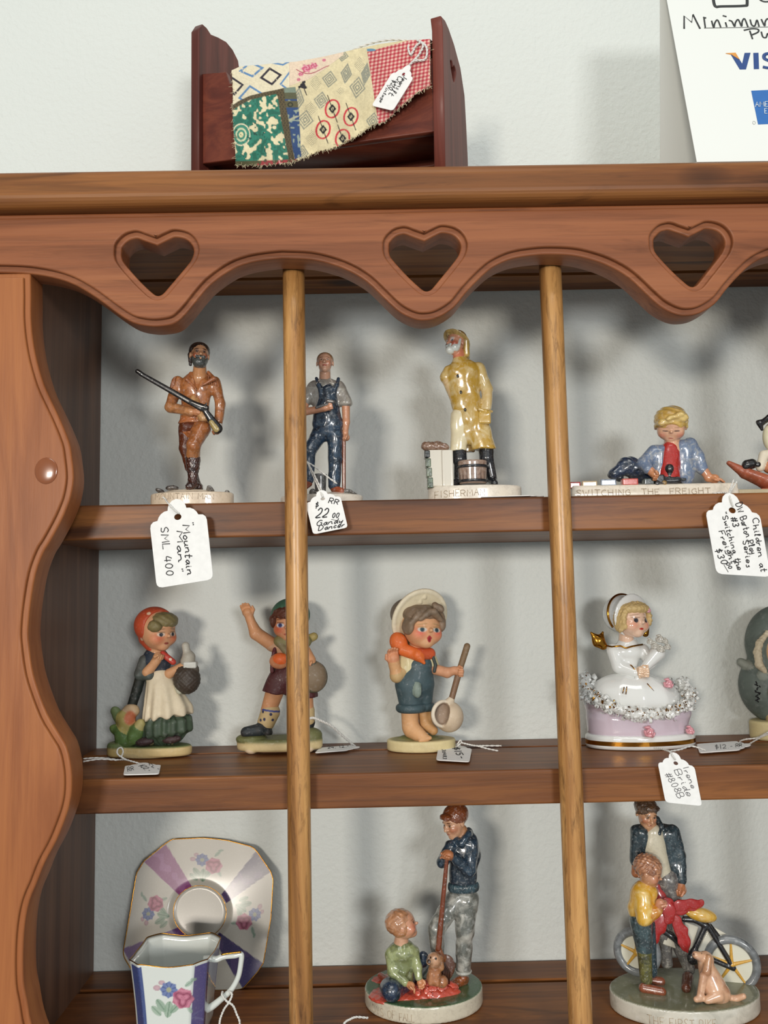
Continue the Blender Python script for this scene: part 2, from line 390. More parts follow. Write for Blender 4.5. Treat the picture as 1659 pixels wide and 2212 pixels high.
def surfnet(F, o, h):
    ins = F < 0; nx, ny, nz = F.shape
    c = ins.astype(np.int8); s = np.zeros((nx-1, ny-1, nz-1), np.int8)
    for i in (0, 1):
        for j in (0, 1):
            for k in (0, 1): s += c[i:nx-1+i, j:ny-1+j, k:nz-1+k]
    act = (s > 0) & (s < 8); idx = np.full(act.shape, -1, np.int64); ii = np.argwhere(act); idx[act] = np.arange(len(ii))
    P = np.zeros((len(ii), 3)); Cn = np.zeros(len(ii))
    corn = [(i, j, k) for i in (0, 1) for j in (0, 1) for k in (0, 1)]
    vals = {q: F[ii[:, 0]+q[0], ii[:, 1]+q[1], ii[:, 2]+q[2]] for q in corn}
    for q in corn:
        for ax in range(3):
            if q[ax]: continue
            r = list(q); r[ax] = 1; r = tuple(r); a, b = vals[q], vals[r]; m = (a < 0) != (b < 0)
            t = np.where(m, a/np.where(m, a-b, 1), 0); pt = np.tile(np.array(q, float), (len(ii), 1)); pt[:, ax] += t
            P[m] += pt[m]; Cn[m] += 1
    V = (P/np.maximum(Cn, 1)[:, None]+ii)*h+o
    faces = []
    for ax in range(3):
        u, w = (ax+1) % 3, (ax+2) % 3
        sl0 = [slice(None)]*3; sl1 = [slice(None)]*3; sl0[ax] = slice(0, -1); sl1[ax] = slice(1, None)
        a = ins[tuple(sl0)]; b = ins[tuple(sl1)]; e = np.argwhere(a != b)
        e = e[(e[:, u] > 0) & (e[:, w] > 0) & (e[:, u] < F.shape[u]-1) & (e[:, w] < F.shape[w]-1)]
        if not len(e): continue
        fl_ = b[tuple(e.T)]
        def g(du, dw):
            q = e.copy(); q[:, u] -= du; q[:, w] -= dw; return idx[tuple(q.T)]
        Q = np.stack([g(1, 1), g(0, 1), g(0, 0), g(1, 0)], 1); Q[fl_] = Q[fl_][:, ::-1]; faces.append(Q)
    return V, np.concatenate(faces)
def evalsdf(prims, p, k, wc=True):
    d = None; best = None; col = np.zeros(p.shape[:-1]+(3,), np.float32)+0.5
    for q in prims:
        e = q.f(p); kk = q.k if q.k is not None else k
        if d is None: d = e; best = e.copy(); col[...] = q.col if q.col is not None else 0.5; continue
        if q.op == '+':
            if wc and q.col is not None:
                m = e < best; col[m] = q.col; best = np.minimum(best, e)
            if kk > 0: h = np.clip(0.5+0.5*(d-e)/kk, 0, 1); d = d*(1-h)+e*h-kk*h*(1-h)
            else: d = np.minimum(d, e)
        else:
            e2 = -e if q.op == '-' else e
            if kk > 0: h = np.clip(0.5-0.5*(d-e2)/kk, 0, 1); d = d*(1-h)+e2*h+kk*h*(1-h)
            else: d = np.maximum(d, e2)
    return d, col
class Fig:
    """one figurine; points are given by where they stand (pixel column, pixel row, depth) and sizes in units of one pixel at its depth"""
    def __init__(s, name, label, cat, Y, px, py, group=None, z=None):
        s.Y = Y; s.s = at(px+1, py, Y)[0]-at(px, py, Y)[0]; base = at(px, py, Y)
        if z is not None: base[2] = z+0.0002
        s.o = base; s.root = empty(name, base, label, cat, group)
    def P(s, px, py, d=0.0): return (at(px, py, s.Y+d*s.s)-s.o)/s.s
    def PZ(s, px, py, z):
        """point on the horizontal plane at local height z"""
        return (onz(px, py, s.o[2]+z*s.s)-s.o)/s.s
    def part(s, name, prims, mat, col=None, h=1.0, k=1.0, paint=(), disp=None, parent=None, label=None):
        prims = [q for q in flat(prims) if q is not None]; pos = [q for q in prims if q.op == '+']
        c = np.array(lin(col)) if isinstance(col, str) else col
        for q in prims:
            if isinstance(q.col, str): q.col = np.array(lin(q.col))
            elif q.col is None and q.op == '+': q.col = c
        lo = np.min([q.lo for q in pos], 0)-k-2*h-(1 if disp else 0); hi = np.max([q.hi for q in pos], 0)+k+2*h+(1 if disp else 0)
        for q in prims:
            if q.op == '&': lo = np.maximum(lo, q.lo-2*h); hi = np.minimum(hi, q.hi+2*h)
        n = np.ceil((hi-lo)/h).astype(int)+1
        h *= 1.25; n = np.ceil((hi-lo)/h).astype(int)+1
        cap = 17500 if ('face' in name or 'head' in name) else 6200
        while n.prod() > 6e6: h *= 1.15; n = np.ceil((hi-lo)/h).astype(int)+1
        nb = np.ceil(n/4).astype(int); n = nb*4
        bi = np.stack(np.meshgrid(*[np.arange(x) for x in nb], indexing='ij'), -1).reshape(-1, 3)
        dc, _ = evalsdf(prims, lo+(bi*4+1.5)*h, k, False)
        est = (np.abs(dc) < 2.0*h).sum()*16*1.35
        if est > cap:
            h *= min(2.0, math.sqrt(est/cap)); n = np.ceil((hi-lo)/h).astype(int)+1; nb = np.ceil(n/4).astype(int); n = nb*4
            bi = np.stack(np.meshgrid(*[np.arange(x) for x in nb], indexing='ij'), -1).reshape(-1, 3)
            dc, _ = evalsdf(prims, lo+(bi*4+1.5)*h, k, False)
        big = np.where(dc < 0, -99.0, 99.0).astype(np.float32); act = np.abs(dc) < 4.2*h+1.2+k*.3
        d = np.repeat(np.repeat(np.repeat(big.reshape(tuple(nb)), 4, 0), 4, 1), 4, 2)
        cell = np.stack(np.meshgrid(*[np.arange(4)]*3, indexing='ij'), -1).reshape(-1, 3)
        fi = (bi[act][:, None, :]*4+cell[None]).reshape(-1, 3); fp = lo+fi*h
        dv, _ = evalsdf(prims, fp, k, False)
        if disp is not None: dv = dv+disp(fp)
        d[fi[:, 0], fi[:, 1], fi[:, 2]] = dv
        V, Fc = surfnet(d, lo, h)
        _, cc = evalsdf(prims, V, k)
        for pr, pc, soft in paint:
            pc = np.array(lin(pc)) if isinstance(pc, str) else np.array(pc); e = pr.f(V)
            w = np.clip(0.5-e/max(soft, 1e-3), 0, 1)[:, None]; cc = cc*(1-w)+pc*w
        me = mesh_np(name, V*s.s, Fc, cc)
        return link(name, me, mat, parent or s.root, True, label)
    def tubes(s, name, paths, mat, seg=8, parent=None, col=None, label=None):
        V, Fc = tube_np([(np.array(p)*1.0, r) for p, r in paths], seg)
        cc = None if col is None else np.tile(np.array(lin(col), np.float32), (len(V), 1))
        return link(name, mesh_np(name, V*s.s, Fc, cc), mat, parent or s.root, True, label)
class Head:
    """head frame; R = half of the head height"""
    def __init__(s, c, R, yaw=0, pitch=0, roll=0): s.c = np.array(c, float); s.R = R; s.M = rotm(yaw, pitch, roll)
    def p(s, x, y, z): return s.c+s.M @ (np.array([x, y, z])*s.R)
    def el(s, x, y, z, rx, ry, rz, col=None, k=None, rot=None):
        M = s.M if rot is None else s.M @ rotm(*rot)
        return EL(s.p(x, y, z), np.array([rx, ry, rz])*s.R, col, M, k=None if k is None else k*s.R)
    def co(s, a, b, ra, rb, col=None, k=None): return CO(s.p(*a), s.p(*b), ra*s.R, rb*s.R, col, k=None if k is None else k*s.R)
    def adult(s, skin, nose=1.0, ears=True, narrow=1.0):
        w = narrow
        L = [s.el(0, .14, .28, .70*w, .86, .72, skin), s.el(0, -.16, -.3, .54*w, .56, .66, skin, .25), s.el(0, -.48, -.76, .24, .22, .2, skin, .2),
             s.el(0, -.62, .2, .46*w, .14, .1, skin, .12), s.el(.33, -.5, -.2, .2, .2, .2, skin, .2), s.el(-.33, -.5, -.2, .2, .2, .2, skin, .2),
             s.el(.27, -.80, .02, .17, .14, .11).sub(.1*s.R), s.el(-.27, -.80, .02, .17, .14, .11).sub(.1*s.R),
             s.el(.27, -.56, .01, .14, .13, .09, skin, .02), s.el(-.27, -.56, .01, .14, .13, .09, skin, .02),
             s.co((0, -.66, .12), (0, -.88*nose, -.2), .07, .11, skin, .08), s.el(.1, -.74, -.22, .08, .09, .07, skin, .05), s.el(-.1, -.74, -.22, .08, .09, .07, skin, .05),
             s.el(0, -.72, -.44, .2, .08, .045, skin, .04), s.el(0, -.70, -.54, .16, .09, .06, skin, .04)]
        if ears: L += [s.el(.70*w, .08, -.02, .07, .16, .24, skin, .06), s.el(-.70*w, .08, -.02, .07, .16, .24, skin, .06)]
        return L
    def child(s, skin, nose=1.0, ears=True):
        L = [s.el(0, .1, .2, .84, .88, .78, skin), s.el(0, -.12, -.28, .72, .62, .58, skin, .25), s.el(0, -.46, -.66, .26, .22, .2, skin, .2),
             s.el(.42, -.42, -.3, .28, .28, .26, skin, .2), s.el(-.42, -.42, -.3, .28, .28, .26, skin, .2),
             s.el(0, -.84*nose, -.14, .09, .12, .09, skin, .08)]
        if ears: L += [s.el(.84, .06, -.06, .07, .15, .2, skin, .06), s.el(-.84, .06, -.06, .07, .15, .2, skin, .06)]
        return L
    def eyes(s, x=.27, z=.02, w=.11, iris='2A2A2E', white='D8CFC4', brow='4A3020', y=-.7, bz=.24, lip='B04A3C', lz=-.49, blush='C86A50', browt=.035, lw=.17):
        o = []
        if blush: o += [(s.el(.42, -.55, -.25, .24, .4, .2), blush, .35*s.R), (s.el(-.42, -.55, -.25, .24, .4, .2), blush, .35*s.R)]
        for q in (-1, 1):
            if white: o.append((s.el(q*x, y, z, w*1.25, .35, w*.6), white, .04*s.R))
            o.append((s.el(q*x, y, z, w*.62, .35, w*.62), iris, .03*s.R))
            o.append((s.el(q*x, y, z+w*.72, w*1.25, .35, .028), brow, .03*s.R))
            if brow: o.append((s.el(q*(x+.03), y, bz, w*1.45, .35, browt, rot=(0, 0, q*9)), brow, .04*s.R))
        if lip: o.append((s.el(0, -.75, lz, lw, .35, .055), lip, .04*s.R))
        return o
def hand(F, w, d, r, col, palm_n=(0, -1, 0), curl=0.5, name=None, thumb=1):
    """palm at w pointing along d (unit-ish), five separate fingers"""
    d = np.array(d, float); d /= np.linalg.norm(d); n = np.array(palm_n, float); n -= d*np.dot(n, d); n /= np.linalg.norm(n); s = np.cross(d, n)
    w = np.array(w, float); L = [CO(w, w+d*r*1.1, r*.62, r*.85, col, k=r*.5), EL(w+d*r*1.2, r*.8, col, k=r*.4)]
    for i, (o, ln) in enumerate(((-.66, .85), (-.22, 1.0), (.22, .95), (.62, .75))):
        a = w+d*r*1.6+s*o*r; b = a+(d*math.cos(curl)+n*math.sin(curl))*ln*r*.75; c = b+(d*math.cos(curl*2.4)+n*math.sin(curl*2.4))*ln*r*.7
        L += [CO(a-d*r*.5, b, r*.27, r*.25, col, k=r*.12), CO(b, c, r*.25, r*.2, col, k=r*.08)]
    a = w+d*r*.7-thumb*s*r*.6; b = a-thumb*s*r*.55+d*r*.55+n*r*.3; c = b+d*r*.6+n*r*.35*max(curl, .3)
    L += [CO(a, b, r*.34, r*.28, col, k=r*.2), CO(b, c, r*.28, r*.22, col, k=r*.08)]
    return L
def fist(w, d, r, col, n=(0, -1, 0)):
    return hand(None, w, d, r, col, n, 1.15)
# ------------------------------------------------------------------ single-stroke lettering
# each glyph: advance, strokes of "xy" base-20 pairs; baseline y=4, x-height a, cap height g
GL_ = {
 'A': (11, '04 5g a4|29 89'), 'B': (10, '04 0g 6g 8d 6a 0a|6a 98 96 64 04'), 'C': (11, '9e 6g 2e 0a 25 64 95'), 'D': (11, '04 0g 5g 9c 98 54 04'), 'E': (9, '8g 0g 04 84|0a 6a'),
 'F': (9, '8g 0g 04|0a 6a'), 'G': (11, '9e 6g 2e 0a 25 64 96 9a 6a'), 'H': (11, '04 0g|94 9g|0a 9a'), 'I': (5, '24 2g'), 'L': (9, '0g 04 84'), 'M': (13, '04 1g 69 bg c4'), 'N': (11, '04 0g 94 9g'),
 'O': (11, '5g 1e 0a 16 54 96 aa 9e 5g'), 'P': (10, '04 0g|0g 6g 9d 6a 0a'), 'R': (11, '04 0g|0g 6g 9d 6a 0a|4a 94'), 'S': (10, '8e 5g 1e 2b 69 87 64 15'), 'T': (11, '0g ag|5g 54'), 'U': (11, '0g 06 44 86 9g'),
 'V': (11, '0g 54 ag'), 'W': (14, '0g 34 6c 94 cg'), 'X': (10, '04 8g|0g 84'), 'J': (9, '7g 76 44 16'), 'Q': (11, '5g 1e 0a 16 54 96 aa 9e 5g|67 a3'),
 'a': (8, '79 4a 17 25 44 79|7a 75 94'), 'b': (8, '0g 04|08 4a 77 44 05'), 'c': (7, '69 3a 07 24 65'), 'd': (8, '79 4a 17 24 45 79|7g 75 94'), 'e': (7, '07 67 5a 2a 06 24 65'), 'f': (6, '6f 4g 24 12|0a 5a'),
 'g': (8, '79 4a 17 25 45 79|7a 71 40 11'), 'h': (8, '0g 04|08 4a 68 64 84'), 'i': (4, '1a 15 34|1d 1c'), 'l': (4, '04 3f 1g 15 34'), 'm': (12, '04 0a|08 3a 58 54|58 8a a8 a4 c4'), 'n': (8, '04 0a|08 4a 68 65 84'),
 'o': (8, '4a 17 24 54 77 4a'), 'r': (6, '04 0a|07 3a 5a'), 's': (6, '5a 29 47 44 04'), 't': (6, '3g 25 44 55|0b 6b'), 'u': (8, '0a 05 34 67|6a 65 84'), 'v': (7, '0a 34 6a'), 'w': (10, '0a 24 58 74 9a'), 'y': (8, '0a 15 57|7a 51 20'), 'z': (7, '0a 6a 04 64'),
 'K': (9, '04 0g|8g 0a 94'), 'Y': (9, '0g 49 8g|49 44'), 'k': (7, '0g 04|6a 07 64'), 'p': (8, '0a 00|09 4a 77 44 05'),
 '0': (9, '4g 1d 17 44 77 7d 4g'), '1': (5, '2g 24'), '2': (9, '0d 3g 7e 69 04 84'), '3': (9, '1f 5g 7d 4a 77 54 05'), '4': (9, '3g 08 88|6e 64'), '5': (9, '7g 1g 1b 5b 77 44 05'), '8': (9, '4a 1d 4g 7d 4a 07 44 87 4a'), '6': (9, '6g 1a 16 44 77 5a 17'), '9':(9,'7d 4g 1d 4a 7d 64'),
 '#': (10, '34 5g|74 9g|18 a8|1c ac'), '$': (9, '7d 3d 1b 79 66 17|4g 42'), '"': (6, '1g 1d|4g 4d'), '.': (4, '14 24'), '-': (7, '1a 6a'), ' ': (7, ''), '_': (9, '04 84'), '/': (8, '04 7g'), '%': (8, '0e 2g 4e 2c 0e|4e 6g 8e 6c 4e|02 82')}
def write_paths(txt, p0, p1, height, r, slant=0.0, jit=0.0, squeeze=1.0, seed=1, fit=True, lift=None, surf=None):
    """p0,p1 3-D ends of the baseline; height vector of a capital; returns tube paths"""
    rnd = random.Random(seed); p0 = np.array(p0, float); p1 = np.array(p1, float); hv = np.array(height, float)
    tot = sum(GL_.get(c, GL_['-'])[0]+2 for c in txt)-2; ux = (p1-p0)/tot; out = []; x = 0
    for ch in txt:
        adv, st = GL_.get(ch, GL_['-'])
        jy = rnd.uniform(-jit, jit)*1.5; js = 1+rnd.uniform(-jit, jit)*.15
        for s_ in st.split('|'):
            if not s_: continue
            q = [(int(t[0], 20), int(t[1], 20)-4) for t in s_.split()]
            q = [(a+rnd.uniform(-jit, jit)*.5, b_*js+jy+rnd.uniform(-jit, jit)*.5) for a, b_ in q]
            if len(q) > 2 and ch.lower() == ch or ch in 'BCDGOPRSUJQ': q = catmull(q, 4)
            pts = [p0+ux*(x+a+slant*b_)+hv*(b_/12.0) for a, b_ in q]
            if surf: pts = [surf(t) for t in pts]
            if len(pts) >= 2: out.append((np.array(pts), r))
        x += adv+2
    return out
def write_obj(name, paths, mat, parent, origin, seg=5, label=None):
    V, Fc = tube_np(paths, seg); return link(name, mesh_np(name, V-np.array(origin), Fc), mat, parent, True, label)
# ------------------------------------------------------------------ price tags
def tag_shape():
    L = [(-.5, -1.45), (-.47, -1.53), (-.40, -1.57), (0, -1.57), (.40, -1.57), (.47, -1.53), (.5, -1.45), (.5, -.75), (.5, -.30), (.485, -.22), (.44, -.17), (.36, -.155), (.345, -.13), (.32, -.06), (.26, .0), (.18, .025), (.165, .06), (.15, .13), (.09, .185), (0, .205)]
    return L+[(-x, y) for x, y in L[::-1] if abs(x) > 1e-6][:-1] if False else L+[(-x, y) for x, y in L[::-1] if x > 1e-6][:-3]
def price_tag(name, label, C, ux, uz, w, lines, string, ink=None, th=0.0004, group=None, bend=0.0, kh=1.0, hole=True, sr=0.0006):
    """C: point of the tag's top bump base; ux, uz unit axes; w width in metres; lines: (text, a0, a1, hvec, r) in tag units"""
    ux = np.array(ux, float); ux /= np.linalg.norm(ux); uz = np.array(uz, float); uz -= ux*np.dot(ux, uz); uz /= np.linalg.norm(uz); nn = np.cross(ux, uz)
    if nn[1] > 0 and abs(nn[1]) > .3: nn = -nn
    if abs(nn[1]) <= .3 and nn[2] < 0: nn = -nn
    C = np.array(C, float); root = empty(name, C, label, 'price tag', group)
    def T(x, y, off=0.0): return ux*x*w+uz*(y*w*kh)+nn*(off+bend*w*(x*x*1.2+0.15*(y+.7)**2))
    L = [(-.4, -1.57), (.4, -1.57), (.46, -1.55), (.5, -1.45), (.5, -.30), (.485, -.22), (.44, -.17), (.36, -.155), (.345, -.10), (.31, -.04), (.25, .0), (.18, .02), (.165, .07), (.14, .13), (.08, .185), (0, .205)]
    L = L+[(-x, y) for x, y in L[::-1] if x > 1e-6]; L = L[:-1]
    L = [p for i, p in enumerate(L) if i == 0 or p != L[i-1]]
    if L[-1] == L[0]: L = L[:-1]
    hole_r = .075; hc_ = (0, -.17)
    cu = bpy.data.curves.new('t', 'CURVE'); cu.dimensions = '2D'; cu.fill_mode = 'BOTH'
    for lp in ([L] + ([[(hc_[0]+hole_r*math.cos(t*math.pi/6), hc_[1]+hole_r*math.sin(t*math.pi/6)) for t in range(12)]] if hole else [])):
        s_ = cu.splines.new('POLY'); s_.points.add(len(lp)-1); s_.use_cyclic_u = True
        for p, (x, z) in zip(s_.points, lp): p.co = (x, z, 0, 1)
    cu.extrude = th/w/2
    o = bpy.data.objects.new('t', cu); COL.objects.link(o); dg = bpy.context.evaluated_depsgraph_get()
    me = bpy.data.meshes.new_from_object(o.evaluated_get(dg)); bpy.data.objects.remove(o); bpy.data.curves.remove(cu)
    for v_ in me.vertices: v_.co = T(v_.co.x, v_.co.y, v_.co.z*w)
    link('card', me, m_paper, root, False)
    if lines:
        ps = []
        for i, (txt, a0, a1, hv, r) in enumerate(lines):
            hv3 = ux*hv[0]*w+uz*hv[1]*w*kh
            surf = None
            ps += write_paths(txt, T(a0[0], a0[1], th*.7), T(a1[0], a1[1], th*.7), hv3, r*w, 0.12, 0.5, seed=i+7)
        V, Fc = tube_np(ps, 4); o = link('handwriting', mesh_np('handwriting', V, Fc), ink or m_ink, root, True)
    if string:
        ps = [(np.array(catmull([np.array(q)-C for q in st], 6)), sr) for st in string]
        tw = []
        for P_, r in ps:      # two-ply twisted cotton
            n = len(P_); t_ = np.arange(n)*1.3
            T_ = np.gradient(P_, axis=0); T_ /= np.linalg.norm(T_, axis=1)[:, None]+1e-12
            a = np.cross(T_, np.array([.3, .8, .5])); a /= np.linalg.norm(a, axis=1)[:, None]+1e-12; b_ = np.cross(T_, a)
            for ph in (0, math.pi):
                tw.append((P_+r*.55*(np.cos(t_+ph)[:, None]*a+np.sin(t_+ph)[:, None]*b_), r*.75))
        V, Fc = tube_np(tw, 5); link('string', mesh_np('string', V, Fc), m_string, root, True)
    return root, T, C
SK, SKD = 'C98F6E', 'B8734F'
def base_disc(F, px0, px1, ytop, ry, col, mat, d=0.0, extra=(), paint=(), rr=2.5, h=1.0, name='base', k=4, lean=0.0, topr=None):
    a, b = F.P(px0, ytop, d), F.P(px1, ytop, d); hz = (a[2]+b[2])/2/2; c = ((a[0]+b[0])/2, d, hz); rx = (b[0]-a[0])/2
    F.part(name, [CY(c, rx, ry, hz, rr, col, top=topr)]+list(extra), mat, col, h, k, paint)
    return c, rx, 2*hz
def engrave(F, txt, px0, py0, px1, py1, hgt, c, rx, ry, r=0.55, mat=None, name='incised_lettering', seed=3, out=0.1):
    p0, p1 = F.P(px0, py0), F.P(px1, py1)
    def surf(t):
        u = min(.985, abs((t[0]-c[0])/rx)); return np.array([t[0], c[1]-ry*math.sqrt(1-u*u)-out, t[2]])
    F.tubes(name, write_paths(txt, p0, p1, (0, 0, hgt), r, 0, .4, seed=seed, surf=surf), mat or m_etch, 5)
hairn = lambda f, a, v=(1, 1, 1): (lambda p: a*np.sin(p[..., 0]*f*v[0]+1.3*np.sin(p[..., 2]*f*.6))*np.sin(p[..., 2]*f*v[2]+p[..., 1]*f*v[1]))
folds = lambda f, a: (lambda p: a*np.sin(p[..., 0]*f+2*np.sin(p[..., 2]*f*.45)+p[..., 1]*f*.5))
def stones(F, L, name='stone'):
    for i, (x, y, d, r, c) in enumerate(L):
        F.part(name, [EL(F.P(x, y, d), r, c, rotm(i*40, 0, i*25))], G2, c, .8, 1, disp=hairn(.5, .5))
# ---------------- 1 bearded hunter
F = Fig('hunter_figurine', 'glossy figurine of a bearded man in brown buckskins cradling a long rifle', 'figurine', 0.516, 415, 1085, z=Z1)
P = F.P
c, rx, zt_ = base_disc(F, 326, 505, 1066, 44, 'D8C6AE', G, extra=[EL(P(408, 1066), (56, 34, 9), 'D8C6AE')], rr=5, h=1.2)
engrave(F, 'MOUNTAIN MAN', 342, 1082, 470, 1083, 12, c, rx, 44, r=.7)
stones(F, [(372, 1054, -12, (14, 10, 6), '6A625C'), (346, 1061, -18, (11, 8, 5), '5C544E'), (455, 1062, -14, (16, 9, 5), '7A746C'), (490, 1070, -8, (12, 8, 3.5), '6A6258'), (432, 1052, 10, (10, 8, 6), '75685A')])
h = Head(P(431, 768, 0), 29, 18, -6, 3)
F.part('face', h.adult('CE9870')+[CO(P(432, 785, 3), P(431, 818, -4), 13, 17, 'C48C60')], G, 'A8683F', .55, 2, h.eyes(z=.04, w=.12, white='9A6A4C', iris='3A241A', brow='4A2A1A', lip=None, browt=.05, blush='9A4A2C'))
F.part('hair', [h.el(0, .22, .42, .80, .88, .68), h.co((-.66, .3, .1), (-.60, .5, -.62), .2, .12), h.el(0, -1.0, -.3, .66, .95, .72).sub(.08*29), h.el(0, -.2, -1.3, .9, 1.0, .9).sub(3)], G2, '3C2A20', .6, 1.5, disp=hairn(.8, .35))
F.part('beard', [h.el(0, -.40, -.72, .52, .5, .46), h.el(.42, -.2, -.4, .2, .36, .36), h.el(-.42, -.2, -.4, .2, .36, .36), h.co((-.3, -.74, -.36), (.3, -.74, -.36), .09, .09), h.co((0, -.86, -.5), (0, -.8, -.52), .1, .08).sub(1)], G2, '505450', .55, 2, disp=hairn(1.1, .5))
SB = 'B47242'
F.part('buckskin_shirt', [EL(P(424, 838), (38, 22, 34), SB), EL(P(428, 818, 2), (28, 17, 17), SB), CO(P(424, 840), P(421, 905), 34, 27, SB, .65), CO(P(421, 890), P(421, 910), 30, 32, SB, .6), CO(P(421, 905), P(421, 916), 31, 37, 'B0683A', .66), CO(P(428, 812, -10), P(424, 842, -26), 9, 3).sub(3), 
    CO(P(384, 826, 2), P(368, 880, -6), 14, 11), CO(P(368, 880, -6), P(414, 890, -26), 12, 9, 'C4895A'),
    CO(P(464, 826, 2), P(476, 872, 0), 13, 11), CO(P(476, 872, 0), P(471, 925, -4), 11, 9), CO(P(418, 862, -20), P(440, 905, -24), 7, 11, 'D0A06C'),
    BX(P(420, 925), (60, 60, 9), 1).sub(3)], GW, SB, .9, 4, disp=folds(.22, .35))
F.part('collar', [CH([P(412, 806, -8), P(404, 820, -18), P(422, 838, -25)], [3.4, 5, 1.5]), CH([P(450, 804, -8), P(462, 818, -18), P(434, 834, -25)], [3.4, 5, 1.5]), CO(P(423, 840, -25), P(421, 900, -24), 1.3, 1.2), CO(P(421, 900, -24), P(421, 908, -24), 1.2, 1)], GW, 'A8663E', .7, 2)
F.part('fringe', [[CO(P(450+i*5, 812+i*2.5, -15+i*2), P(452+i*5.2, 829+i*1.5, -17+i*2), 2.0, 1.4) for i in range(5)], [CO(P(378-i*3, 815+i*4, -14+i), P(376-i*3, 832+i*4, -15+i), 1.8, 1.2) for i in range(3)]], GW, 'A0603A', .7, .6)
TR = '5E2E1C'
F.part('trousers', [EL(P(420, 924, 0), (32, 20, 16), TR), CO(P(404, 925, 4), P(402, 968, 8), 19, 15, TR), CO(P(402, 968, 8), P(409, 1010, 14), 14, 10, TR), CO(P(436, 925, -6), P(418, 962, -26), 20, 15, 'A8683C'), CO(P(418, 962, -26), P(417, 985, -14), 14, 15, 'B87A4A')], GW, TR, .9, 5, disp=folds(.35, .4))
F.part('boot', [CO(P(417, 992, -12), P(417, 1008, -12), 16, 14, k=2), CO(P(417, 1008, -12), P(417, 1042, -12), 12, 11), CO(P(416, 1046, -13), P(409, 1051, -26), 11, 8.5)], G2, '4A2416', .8, 4, disp=folds(1.2, .6))
F.part('boot', [CO(P(410, 1005, 14), P(424, 1046, 14), 11, 10), CO(P(424, 1048, 14), P(430, 1052, 4), 9, 7)], G2, '4A2416', .9, 4)
F.part('hand', hand(F, P(414, 890, -28), (1, .05, .02), 9.5, 'C8875C', (0, -1, .3), 1.2), G, 'C8875C', .6, 1)
F.part('hand', hand(F, P(470, 922, -5), (-.15, -.1, -1), 8.5, 'B8754C', (-1, -.3, 0), 1.0), G, 'B8754C', .6, 1)
rf = [P(297, 802, -36), P(437, 881, -37)]
F.part('rifle', [CO(rf[0], rf[1], 3.6, 5, '15171A'), CO(P(302, 808, -36), P(434, 884, -37), 3.4, 4.6, '15171A'), CO(rf[0], P(304, 806, -36), 5, 4.5, '101214'), CO(P(414, 869, -37), P(446, 881, -37), 5, 6, '1A1816'), CO(P(441, 884, -37), P(470, 926, -30), 5.5, 11, '15171A', .6), CO(P(457, 912, -36), P(468, 927, -33), 5, 7, 'A89258', .7), CO(P(440, 877, -40), P(447, 871, -40), 2, 1.5, '15171A')], G, '15171A', .7, 1.5)
# ---------------- 2 railway worker
F = Fig('worker_figurine', 'glossy figurine of a young man in blue overalls standing half behind the left dowel', 'figurine', 0.516, 700, 1082, z=Z1)
P = F.P
c, rx, zt_ = base_disc(F, 606, 784, 1071, 46, 'D6CDBF', G, extra=[EL(P(720, 1072), (50, 30, 9), 'D6CDBF')], rr=5, h=1.2)
stones(F, [(748, 1062, -12, (14, 10, 6), '7C7872'), (765, 1068, -10, (12, 8, 4), '55504A'), (676, 1066, -20, (12, 8, 6), '66625C')])
h = Head(P(702, 785, 0), 25, 0, -8, 0)
F.part('face', h.adult('CC9C80', narrow=1.02)+[CO(P(702, 800, 3), P(702, 826, 1), 12, 13, 'CC9C80')], G, 'CC9C80', .5, 2, h.eyes(z=.06, w=.10, white='B89A80', iris='5A4638', brow='7A4A34', lip='A83A2E', lz=-.48, blush='C07A5C', browt=.025))
F.part('hair', [h.el(0, .2, .36, .75, .88, .68), h.el(0, -1.02, -.2, .76, .95, .98).sub(2), h.el(0, -.1, -1.5, 1, 1.2, 1.3).sub(2)], GW, 'A27850', .55, 1.2, disp=hairn(.9, .3))
SH = '8A847C'
F.part('work_shirt', [EL(P(704, 848), (36, 19, 32), SH), CO(P(704, 850), P(706, 895), 32, 29, SH, .6), CO(P(678, 836, 1), P(662, 864, -4), 14, 14), CO(P(732, 836, 1), P(747, 868, -2), 14, 14), TO(P(747, 872, -2), 11, 3.2, 'A09A90')], GL, SH, .9, 5, disp=folds(.35, .35))
F.part('collar', [CH([P(690, 820, -8), P(685, 829, -17), P(694, 826, -19)], [2.5, 2.6, 1]), CH([P(714, 820, -8), P(720, 829, -17), P(711, 826, -19)], [2.5, 2.6, 1]), CO(P(702, 828, -17), P(702, 842, -20), 1, 1)], GL, 'A8A298', .6, 1.5)
OV = '26384A'
F.part('overalls', [CO(P(706, 862, -4), P(706, 895, -2), 24, 30, OV, .72), EL(P(708, 915), (34, 22, 26)), CO(P(708, 845, -10), P(708, 870, -8), 17, 20, OV, .8), CH([P(684, 818, -6), P(688, 832, -17), P(693, 850, -20)], 4.2), CH([P(731, 818, -4), P(727, 832, -16), P(722, 850, -20)], 4.2),
    EL(P(707, 934), (33, 22, 20)), CO(P(724, 940, -2), P(724, 992, -4), 18, 15), CO(P(724, 992, -4), P(722, 1048, -2), 15, 13.5), CO(P(690, 938, -2), P(668, 976, -18), 18, 14), CO(P(668, 976, -18), P(666, 1035, -10), 14, 12)], G2, '2C4258', .9, 5, disp=folds(.28, .45))
F.part('shoe', [CO(P(722, 1056, -4), P(738, 1061, -16), 8.5, 7.5)], GW, '9A4A28', .7, 2)
F.part('shoe', [CO(P(666, 1045, -10), P(660, 1050, -24), 8.5, 7.5)], GW, '9A4A28', .7, 2)
